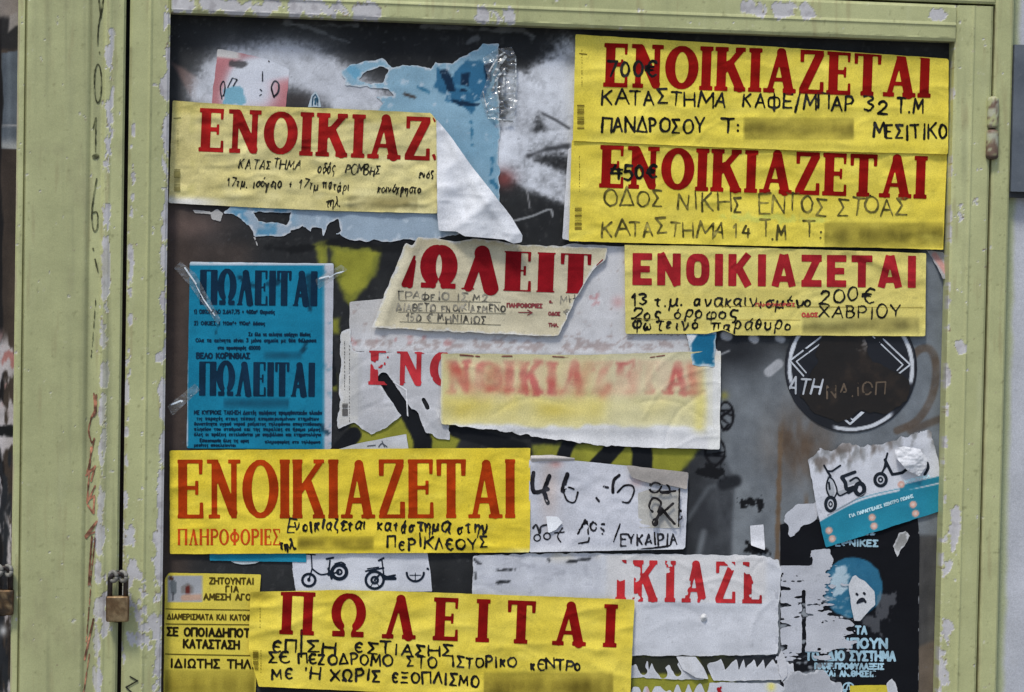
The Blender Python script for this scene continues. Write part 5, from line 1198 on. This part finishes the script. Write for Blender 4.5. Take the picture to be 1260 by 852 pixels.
K_.ink("handwriting", curve((656.5, 582), (655, 596), (658, 606), (674, 602), r=2.5) + line((676, 586), (669, 604), (674, 619), r=2.6) + curve((698, 584), (693, 600), (692.5, 604), r=2.8) + curve((693, 603), (700, 600), (706, 602), r=1.0) + curve((693, 605), (698, 616), (707, 618), (711, 606), r=1.1)
       + line((734, 613), (737, 617), r=1.5) + line((743, 599), (748, 600), r=1.6) + curve((762, 585), (755, 592), (754, 606), r=1.9) + curve((760, 606), (768, 598), (778, 598), (780, 606), (774, 618), (766, 618), r=1.2)
       + curve((656, 650), (660, 646), (664, 656), (666, 648), (674, 646), r=1.2) + ring(661, 662, 4, 4, .9) + ring(673, 660, 4, 4, .9) + curve((692, 650), (686, 660), (690, 667), r=1.0) + line((683, 656), (694, 655), r=.9)
       + line((720, 640), (711, 657), r=1.2) + line((713, 652), (722, 642), (724, 657), r=1.2) + hw("ος", 727, 746, 655, 654, 16, 1.1, .8) + line((712, 669), (724, 667), (725, 662), r=1.0) + line((763, 645), (755, 667), r=1.0)
       + hw("/ΕΥΚΑΙΡΙΑ"[1:], 764, 833, 671, 670, 13, 1.2, .7) + line((780, 677.5), (824, 672), r=1.2), (30, 30, 34), cell=.8, mat=M_PEN, wear=.06, wscale=8)
Kt = Sheet("taped_patch", None, None, [(785, 607), (796, 603), (836, 604), (838, 650), (786, 650)], .0056, pp((176, 174, 168), 32), seed=32, cell=1.8, part_of=K_, amp=.0005)
def rot_word(x0, y0): return curve((800, 596), (800, 604), (808, 606), (814, 598), (806, 594), (800, 598), r=1.3) + curve((814, 597), (822, 598), (824, 606), (815, 607), r=1.3) + line((813, 606), (831, 604.5), r=1.3) \
    + curve((803, 630), (799, 622), (804, 613), (813, 618), (810, 630), r=1.5) + line((806, 644), (814, 626), (830, 645), r=1.7) + line((812, 634), (828, 620), r=1.5) + line((812, 626), (826, 640), r=1.4) + ring(806, 643, 3, 4, 1.2) + line((836, 602), (835, 648), r=1.0) + line((835, 640), (839, 638), (838, 628), r=1.1)

Sheet("folded_edge", None, None, [(770, 572.5), (847, 581.5), (845, 602), (838, 600), (800, 595), (778, 588)], .0066, pp((170, 164, 158), 33, (160, 152, 146)), seed=33, cell=1.6, part_of=K_, amp=.0006, lift=lambda x, y: .004 * sst(600 - y, 0, 26), ragged=.8)
Sheet("folded_edge", None, None, [(653, 561), (680, 560), (708, 564), (706, 568), (672, 567), (654, 569)], .0060, pp((186, 180, 176), 34), seed=34, cell=1.2, part_of=K_, lift=lambda x, y: .003 * np.exp(-((y - 564) / 3) ** 2))
K_.ink("handwriting", rot_word(0, 0), (30, 29, 30), cell=.8, mat=M_PEN, wear=.1, wscale=8, up=.0062, clip=None)
Sheet("white_sticker", "small arrow shaped white paper stuck on the handwritten sheet", "paper scrap", [(672, 635.5), (686, 636), (692.5, 643), (684, 652), (675, 656)], .0060, pp((222, 224, 228), 35, var=.3), seed=35, cell=1.2, amp=.0002)
Wq = Sheet("white_square", "small blank white square stuck on the bare grey panel", "paper scrap", [(923, 647), (939.5, 645.5), (941.5, 677.5), (932, 674), (924, 671)], .0012, pp((206, 207, 212), 36, var=.4), seed=36, cell=1.4, lift=lambda x, y: .004 * sst(y, 664, 678))

# --- torn strips along the bottom
def spikes(gx, gy, F):
    w = gx + .25 * (gy - 810) + 16 * fbm(gx, gy * 0, 24, 3, 481); saw = np.abs(((w / 13.0) % 1) * 2 - 1) ** .8; top = 811 + (13 + 9 * fbm(gx, gy * 0, 20, 2, 482)) * (1 - saw)
    return np.minimum(F, gy - top)
S1 = Sheet("torn_strip", "torn white paper strip with spiky upper edge under the ragged white sign", "paper strip", [(776, 808), (975, 808), (978, 836), (900, 838), (776, 834)], .0012, pp((186, 188, 194), 37, (178, 180, 186)), field=spikes, ragged=1.5, rscale=7, cell=1.4, seed=37, group=SCRAPS,
      cuts=[([(785, 812), (792, 826)], 4.5), ([(806, 812), (816, 830)], 5.5), ([(826, 814), (834, 828)], 4), ([(860, 808), (872, 838)], 5)], amp=.0004)
Sheet("paper_fold", None, None, [(832, 808), (856, 808), (866, 822), (872, 836), (856, 834), (840, 824)], .0022, pp((202, 203, 207), 38, var=.5), seed=38, cell=1.2, part_of=S1, lift=lambda x, y: .004 * np.exp(-((x - y * .4 - 524) / 8) ** 2))
S2 = Sheet("torn_strip", "lower torn white paper strip cut by the bottom edge of the picture", "paper strip", [(776, 846), (880, 840), (958, 841), (966, 848), (960, 872), (776, 872)], .0014, pp((188, 190, 196), 39, (182, 184, 190), extra=lambda c, x, y: mix(mix(c, np.exp(-((x - 949) / 5) ** 2 - ((y - 845) / 6) ** 2), (206, 196, 110)), np.exp(-((x - 798) / 3) ** 2) * .6, (190, 140, 140))),
      field=lambda gx, gy, F: np.minimum(F, gy - 838 - np.where(gx < 872, 2 + 15 * (1 - np.abs((((gx + 15 * fbm(gx, gy * 0, 26, 3, 485)) / 15.0) % 1) * 2 - 1)), 1.5)), ragged=1.2, rscale=6, cell=1.4, seed=39, group=SCRAPS, amp=.0004)
S2.ink("red_print", line((884, 848), (887, 854), r=2.2) + line((887, 846), (885, 850), r=1.2), (150, 30, 36), cell=.8)

# --- round dark sticker
def o_extra(c, x, y):
    r = np.hypot(x - 1047, y - 453)
    n = fbm(x, y, 10, 4, 491)
    c = mix(c, sst(2.9 - np.abs(r - 75.5) + .6 * n, 0, 1.2) * (1 - sst(y, 468, 476) * (1 - sst(np.abs(x - 1062) * -1 + 40, 0, 8) * sst(y, 500, 510))), (188, 192, 198))
    return c
O_ = Sheet("round_sticker", "round black sticker with a white ring and double chevrons, smeared dark brown across the middle", "sticker", ell(1047, 452, 81.5, 80.5, n=48)[:-1], .0014, pp((22, 24, 32), 40, (16, 18, 24), extra=o_extra), seed=40, cell=1.3, amp=.0004, mat=M_GLOSS)
SIL = (184, 189, 196)
O_.ink("chevron", line((1014, 412), (972, 444), (989, 463), r=1.0) + line((1022, 414), (980, 445), (992, 459), r=.8) + line((1080, 411), (1120, 449), (1106, 460), r=1.0) + line((1074, 414), (1111, 449), (1104, 456), r=.8) + line((1039, 516), (1046, 522), (1064, 506), r=1.2) + line((1044, 512), (1049, 517), (1060, 507), r=.7), SIL, cell=.8, wear=.1)
def smear_field(gx, gy, F): return F + 6 * fbm(gx, gy, 16, 4, 492)
Osm = Sheet("brown_smear", None, None, [(1012, 412), (1064, 412), (1070, 440), (1090, 455), (1122, 466), (1118, 494), (1092, 512), (1060, 506), (1030, 520), (1000, 510), (982, 488), (994, 470), (1004, 440)], .0022,
      pp((26, 20, 16), 41, (18, 14, 12), extra=lambda c, x, y: mix(mix(c, sst(fbm(x, y, 18, 4, 493), .1, .6) * .5, (52, 40, 30)), sst(fbm(x, y, 7, 3, 494, 4) - sst(np.abs(x - 1060), 5, 14), .0, .4) * sst(440 - y, 0, 16) * .8, (112, 108, 106))), field=smear_field, seed=41, cell=1.6, part_of=O_, amp=.0003, mat=M_GLOSS)
O_.ink("lettering", hw("ΑΤΗ", 968, 1008, 482, 485, 19, 1.25, .5, slant=.18), (166, 170, 176), cell=.8, up=.0012)
O_.ink("lettering", hw("ΝΑ.ΙΟΠ", 1018, 1088, 491, 484, 15, 1.0, .5, slant=.1), (96, 84, 72), cell=.8, up=.0014, wear=.42, wscale=6, label="faint worn letters under the brown smear")

# --- black political poster
def q_extra(c, x, y):
    c = mix(c, sst(fbm(x, y, 30, 4, 501), .2, .8) * .4, (22, 24, 30)); c = mix(c, sst(1.2 - np.abs(x - 1131 + (y - 700) * .003), 0, 1) * sst(fbm(x, y, 3, 2, 502, 5), .25, .5), (150, 152, 156))
    r = np.hypot(x - 1049, y - 723); c = mix(c, sst(37 - r + 1.5 * fbm(x, y, 9, 3, 503), -1, 1), (42, 98, 126)); c = mix(c, sst(37 - r, 0, 1) * sst(fbm(x, y, 12, 4, 504), .1, .6) * .5, (30, 84, 114))
    wl = sst(1064 - x - .2 * (y - 760), 0, 50) * sst(fbm(x, y, 9, 4, 505, 4), .1, .4) * sst(y, 690, 740); c = mix(c, wl * .75, (164, 170, 176)); c = mix(c, sst(9 - segd(x, y, [(1024, 716), (1036, 704), (1030, 726), (1040, 712)]) + 7 * fbm(x, y, 6, 3, 508), 0, 4) * .85, (176, 190, 198))
    c = mix(c, sst(18 - segd(x, y, [(1062, 760), (1080, 770), (1092, 740)]) + 16 * fbm(x, y, 5, 4, 506, 9), 6, 12) * .5, (120, 122, 126))
    return c
Qq = Sheet("black_poster", "black poster with a teal disc and white slogans, its left half scraped to white paper", "poster", [(960, 646), (990, 636), (1040, 646), (1128, 630), (1131.5, 660), (1130, 868), (960, 868)], .0008,
      pp((17, 19, 24), 42, (13, 14, 19), extra=q_extra), seed=42, cell=1.6, amp=.0003)
PALE = (146, 176, 190)
Qq.lines("slogan", [hw("ΡΕΘΝΙΚΕΣ", 1021, 1080, 671.5, 672.5, 7.2, 1.1, .05), hw("ΕΣ", 1062, 1078, 658, 658, 6.5, 1.1, .05), hw("ΤΑ", 1053, 1066, 780, 780.3, 9, 1.3, .05), hw("ΛΕΙΠΟΥΝ", 1020, 1091, 797, 797.6, 11, 1.6, .05), hw("ΤΟ ΙΔΙΟ ΣΥΣΤΗΜΑ", 992, 1101, 812, 813, 10.5, 1.55, .05),
       hw("ΠΑΝΕ.ΠΡΟΦΥΛΑΞΕΙΣ", 1003, 1087, 823, 823.6, 6.4, 1.1, .05), hw("ΚΑΙ ΑΝ.ΘΗΣΕΙΣ", 1015, 1077, 832, 832.6, 6.4, 1.0, .05), ring(1044, 847, 7, 6.6, .9) + line((1040, 853), (1044, 841), (1048, 853), r=.8) + line((1038, 849), (1050, 848), r=.7)], PALE, cell=.8, wear=.05, wscale=7)
def face_x(c, x, y): return c
Qf = Sheet("mask_print", None, None, [(1044, 720), (1049, 710), (1053, 708), (1057, 712), (1064, 715), (1076, 728), (1077, 744), (1058, 764), (1051, 764), (1047, 745)], .0032, pp((190, 192, 196), 43, var=.6), seed=43, cell=1.2, part_of=Qq, ragged=.6, rscale=7, amp=.0002)
Qf.ink("mask_feature", line((1054, 731), (1055, 732), r=1.5) + line((1063, 730), (1064, 731), r=1.5) + curve((1055, 742), (1058, 738), (1062, 737), (1065, 741), r=1.4) + line((1057, 741), (1063, 739), r=1.6), (30, 34, 42), cell=.7)
def res_field(gx, gy, F):
    n = fbm(gx, gy, 26, 4, 511, 5)
    F = np.clip(F * .22, -6, 3.2) + 9.5 * n + 3.5 * fbm(gx, gy, 9, 3, 519, 3) + 2.5 * fbm(gx, gy, 4, 2, 520, 2) - 6.5 * sst(gx, 1004, 1040) * sst(gy, 690, 712) * sst(768 - gy, 0, 14) - 1.5 * sst(gx, 1010, 1050) + .6
    F = np.where(gy < 695, polysd(gx, gy, [(966, 636), (978, 622), (1008, 618), (1006, 640), (985, 648), (972, 664)]) + 4 * fbm(gx, gy, 10, 4, 512), F)
    F = np.maximum(F, polysd(gx, gy, [(996, 676), (1022, 676), (1024, 694), (1014, 706), (998, 702)]) + 4 * fbm(gx, gy, 8, 4, 513))
    F = np.minimum(F, segd(gx, gy, [(989, 728), (989, 810)]) - 2.4 - 1.5 * fbm(gx, gy, 6, 3, 514))
    F = np.minimum(F, segd(gx, gy, [(959, 690), (959, 812)]) - 1.6 - 1.2 * fbm(gx, gy, 6, 3, 515))
    F = np.minimum(F, segd(gx, gy, [(968, 778), (990, 780)]) + 20)
    return F
Rr = Sheet("scraped_paper", "scraped white paper residue in ragged stripes over the left of the black poster", "paper residue", [(962, 616), (1012, 612), (1026, 676), (1026, 700), (1046, 720), (1052, 770), (1040, 800), (1000, 806), (962, 806)], .0018,
      pp((180, 182, 188), 44, (170, 172, 180)), field=res_field, cell=1.3, seed=44, group=SCRAPS, amp=.0004)
R3 = Sheet("scraped_paper", "ragged white tuft of paper at the foot of the black poster", "paper residue", [(962, 838), (975, 828), (1012, 826), (1034, 842), (1036, 872), (958, 872)], .0018, pp((170, 172, 178), 45), ragged=6, rscale=9, cell=1.3, seed=45, group=SCRAPS, amp=.0004)
Sheet("scraped_paper", "upright white tuft of paper between the ragged sign and the black poster", "paper residue", [(956, 812), (961, 800), (967, 812), (969, 832), (962, 840)], .0026, pp((194, 195, 200), 46), ragged=1.2, rscale=6, cell=1.2, seed=46, group=SCRAPS, amp=.0004)
Sheet("scraped_paper", "small grey torn flake on the right of the black poster", "paper residue", [(1100, 672), (1106, 656), (1115, 652), (1120, 660), (1112, 672), (1104, 686)], .0016, pp((152, 152, 150), 47, (124, 124, 122)), ragged=2.4, rscale=6, cell=1.0, seed=47, group=SCRAPS, amp=.0003)
Sheet("scraped_paper", "white torn flake beside the yellow tab at the foot of the black poster", "paper residue", [(1090, 840), (1098, 834), (1104, 848), (1104, 868), (1092, 868)], .0016, pp((184, 186, 190), 48), ragged=2, rscale=6, cell=1.2, seed=48, group=SCRAPS, amp=.0003)
Sheet("yellow_tab", "small yellow paper tab at the foot of the black poster", "paper scrap", [(1046, 844), (1091, 843), (1094, 868), (1046, 868)], .0022, pp((206, 188, 62), 49), seed=49, cell=1.6, amp=.0003)

# --- scooter flyer
def p_extra(c, x, y):
    up = sst(572 - (x - 1000) * .14 - y + 26 * fbm(x, y, 12, 4, 521, 30), -10, 12)
    c = mix(c, up * sst(fbm(x, y, 9, 4, 522, 16), -.3, .2) * .8, (120, 120, 120)); c = mix(c, up * sst(fbm(x, y, 14, 4, 523, 22), .0, .4) * .7, (92, 82, 74))
    edge = crom([(1004, 645), (1030, 630), (1060, 616), (1100, 606), (1135, 600), (1172, 592)], 6)
    yy = np.interp(x, [p[0] for p in edge], [p[1] for p in edge])
    c = mix(c, sst(y - yy, -.6, .8), (22, 118, 142)); c = mix(c, sst(y - yy, 4, 30) * .35 * (.5 + fbm(x, y, 20, 3, 524)), (30, 136, 158))
    bar = np.minimum(y - (598 - (x - 1105) * .235), (606 - (x - 1105) * .235) - y); c = mix(c, sst(bar, -.6, .8) * sst(x, 1106, 1108), (24, 114, 138)); 
    c = mix(c, sst(np.abs(y - yy + 3) * -1 + 1.0, 0, .8) * sst(x, 1020, 1040) * sst(1120 - x, 0, 20) * .8, (44, 130, 152))
    for qx, qy in ((1020, 653), (1024, 663), (1073, 637), (1075.5, 647.5), (1123.5, 621), (1126.5, 632), (1109, 596.5)):
        r = np.hypot(x - qx, y - qy); c = mix(c, sst(4.6 - r, -.5, 1), (196, 150, 134)); c = mix(c, sst(2.2 - r, -.5, 1), (198, 182, 174))
    return c
Pp = Sheet("scooter_flyer", "white and teal flyer showing two small scooters, tilted up to the right", "flyer", [(994, 566), (1010, 556), (1040, 548), (1080, 548), (1110, 536), (1146, 532), (1150, 550), (1160, 590), (1167, 626), (1110, 644), (1060, 660), (1016, 674), (1006, 630)], .0030,
      pp((196, 198, 204), 50, (188, 190, 198), extra=p_extra), ragged=1.0, rscale=9, cell=1.4, seed=50, amp=.0007, curl=.001, mat=M_GLOSS, field=lambda gx, gy, F: F + 7 * fbm(gx, gy, 9, 4, 525) * sst(562 - gy - (gx - 1000) * .12, -4, 6))
INKN = (32, 38, 46)
sc = ring(1022, 620.5, 6, 8.5, 2.0) + ring(1022, 620.5, 2, 3, .8) + curve((1021, 612), (1017, 602), (1018, 592), (1021, 586), r=1.0) + curve((1027, 612), (1030, 604), (1026, 592), (1022, 588), r=.9) + line((1014, 573), (1018, 580), (1024, 580), (1034, 573), r=1.2) + line((1018, 580), (1022, 586), r=1.4) \
   + line((1020, 594), (1021, 602), r=1.2) + curve((1030, 606), (1034, 610), (1046, 604), r=1.0) + curve((1036, 588), (1040, 594), (1042, 602), (1050, 600), r=2.4) + line((1036, 587), (1052, 581), r=2.0) + ring(1058, 602, 5.5, 7, 2.6) + curve((1046, 592), (1054, 588), (1060, 594), r=1.2) + line((1044, 606), (1054, 600), r=2.2)
sc += ring(1083.5, 590.5, 7, 7.6, 2.0) + ring(1083.5, 590.5, 2.4, 2.6, 1.0) + curve((1084, 584), (1088, 576), (1090, 566), (1092, 558), r=1.2) + line((1089, 566), (1093, 574), (1098, 584), (1110, 582), (1118, 576), r=1.8) + curve((1138, 584), (1142, 576), (1141, 570), r=1.8) + line((1086, 580), (1092, 572), r=1.0)
Pp.ink("scooter_print", sc, INKN, cell=.7)
Pp.ink("scooter_body", [('c', 1021, 588, 1022, 606, 3.4, 5.0), ('c', 1030, 607, 1046, 603, 1.8, 2.6), ('c', 1044, 594, 1054, 590, 3.2, 3.6)], (158, 162, 168), cell=.7, up=.0002)
Pp.ink("ground_line", line((1018, 634), (1040, 622), (1066, 606), r=.5), (150, 152, 158), cell=.7)
Pp.ink("small_print", hw("ΓΙΑ ΠΑΡΑΓΓΕΛΙΕΣ ΚΕΝΤΡΟ ΠΟΛΗΣ", 1046, 1124, 637, 612, 3.6, .6, .1) + hw("ΗΛΕΚΤΡΙΚΑ", 1114, 1144, 594.6, 587.6, 3.4, .6, .1), (176, 206, 214), cell=.7)
def crum(x, y): return .004 + .007 * np.exp(-(((x - 1118) / 22) ** 2 + ((y - 566) / 16) ** 2)) + .0035 * np.abs(fbm(x, y, 13, 3, 531))
Sheet("crumpled_scrap", "crumpled white scrap stuck over the right hand scooter of the flyer", "paper scrap", [(1100, 552), (1112, 549), (1132, 553), (1141, 566), (1140, 574), (1131, 586), (1118, 580), (1104, 566)], .0034, pp((210, 211, 215), 51, var=.5), cell=1.1, seed=51, amp=.001, wscale=12, lift=crum, ragged=.8, rscale=8)
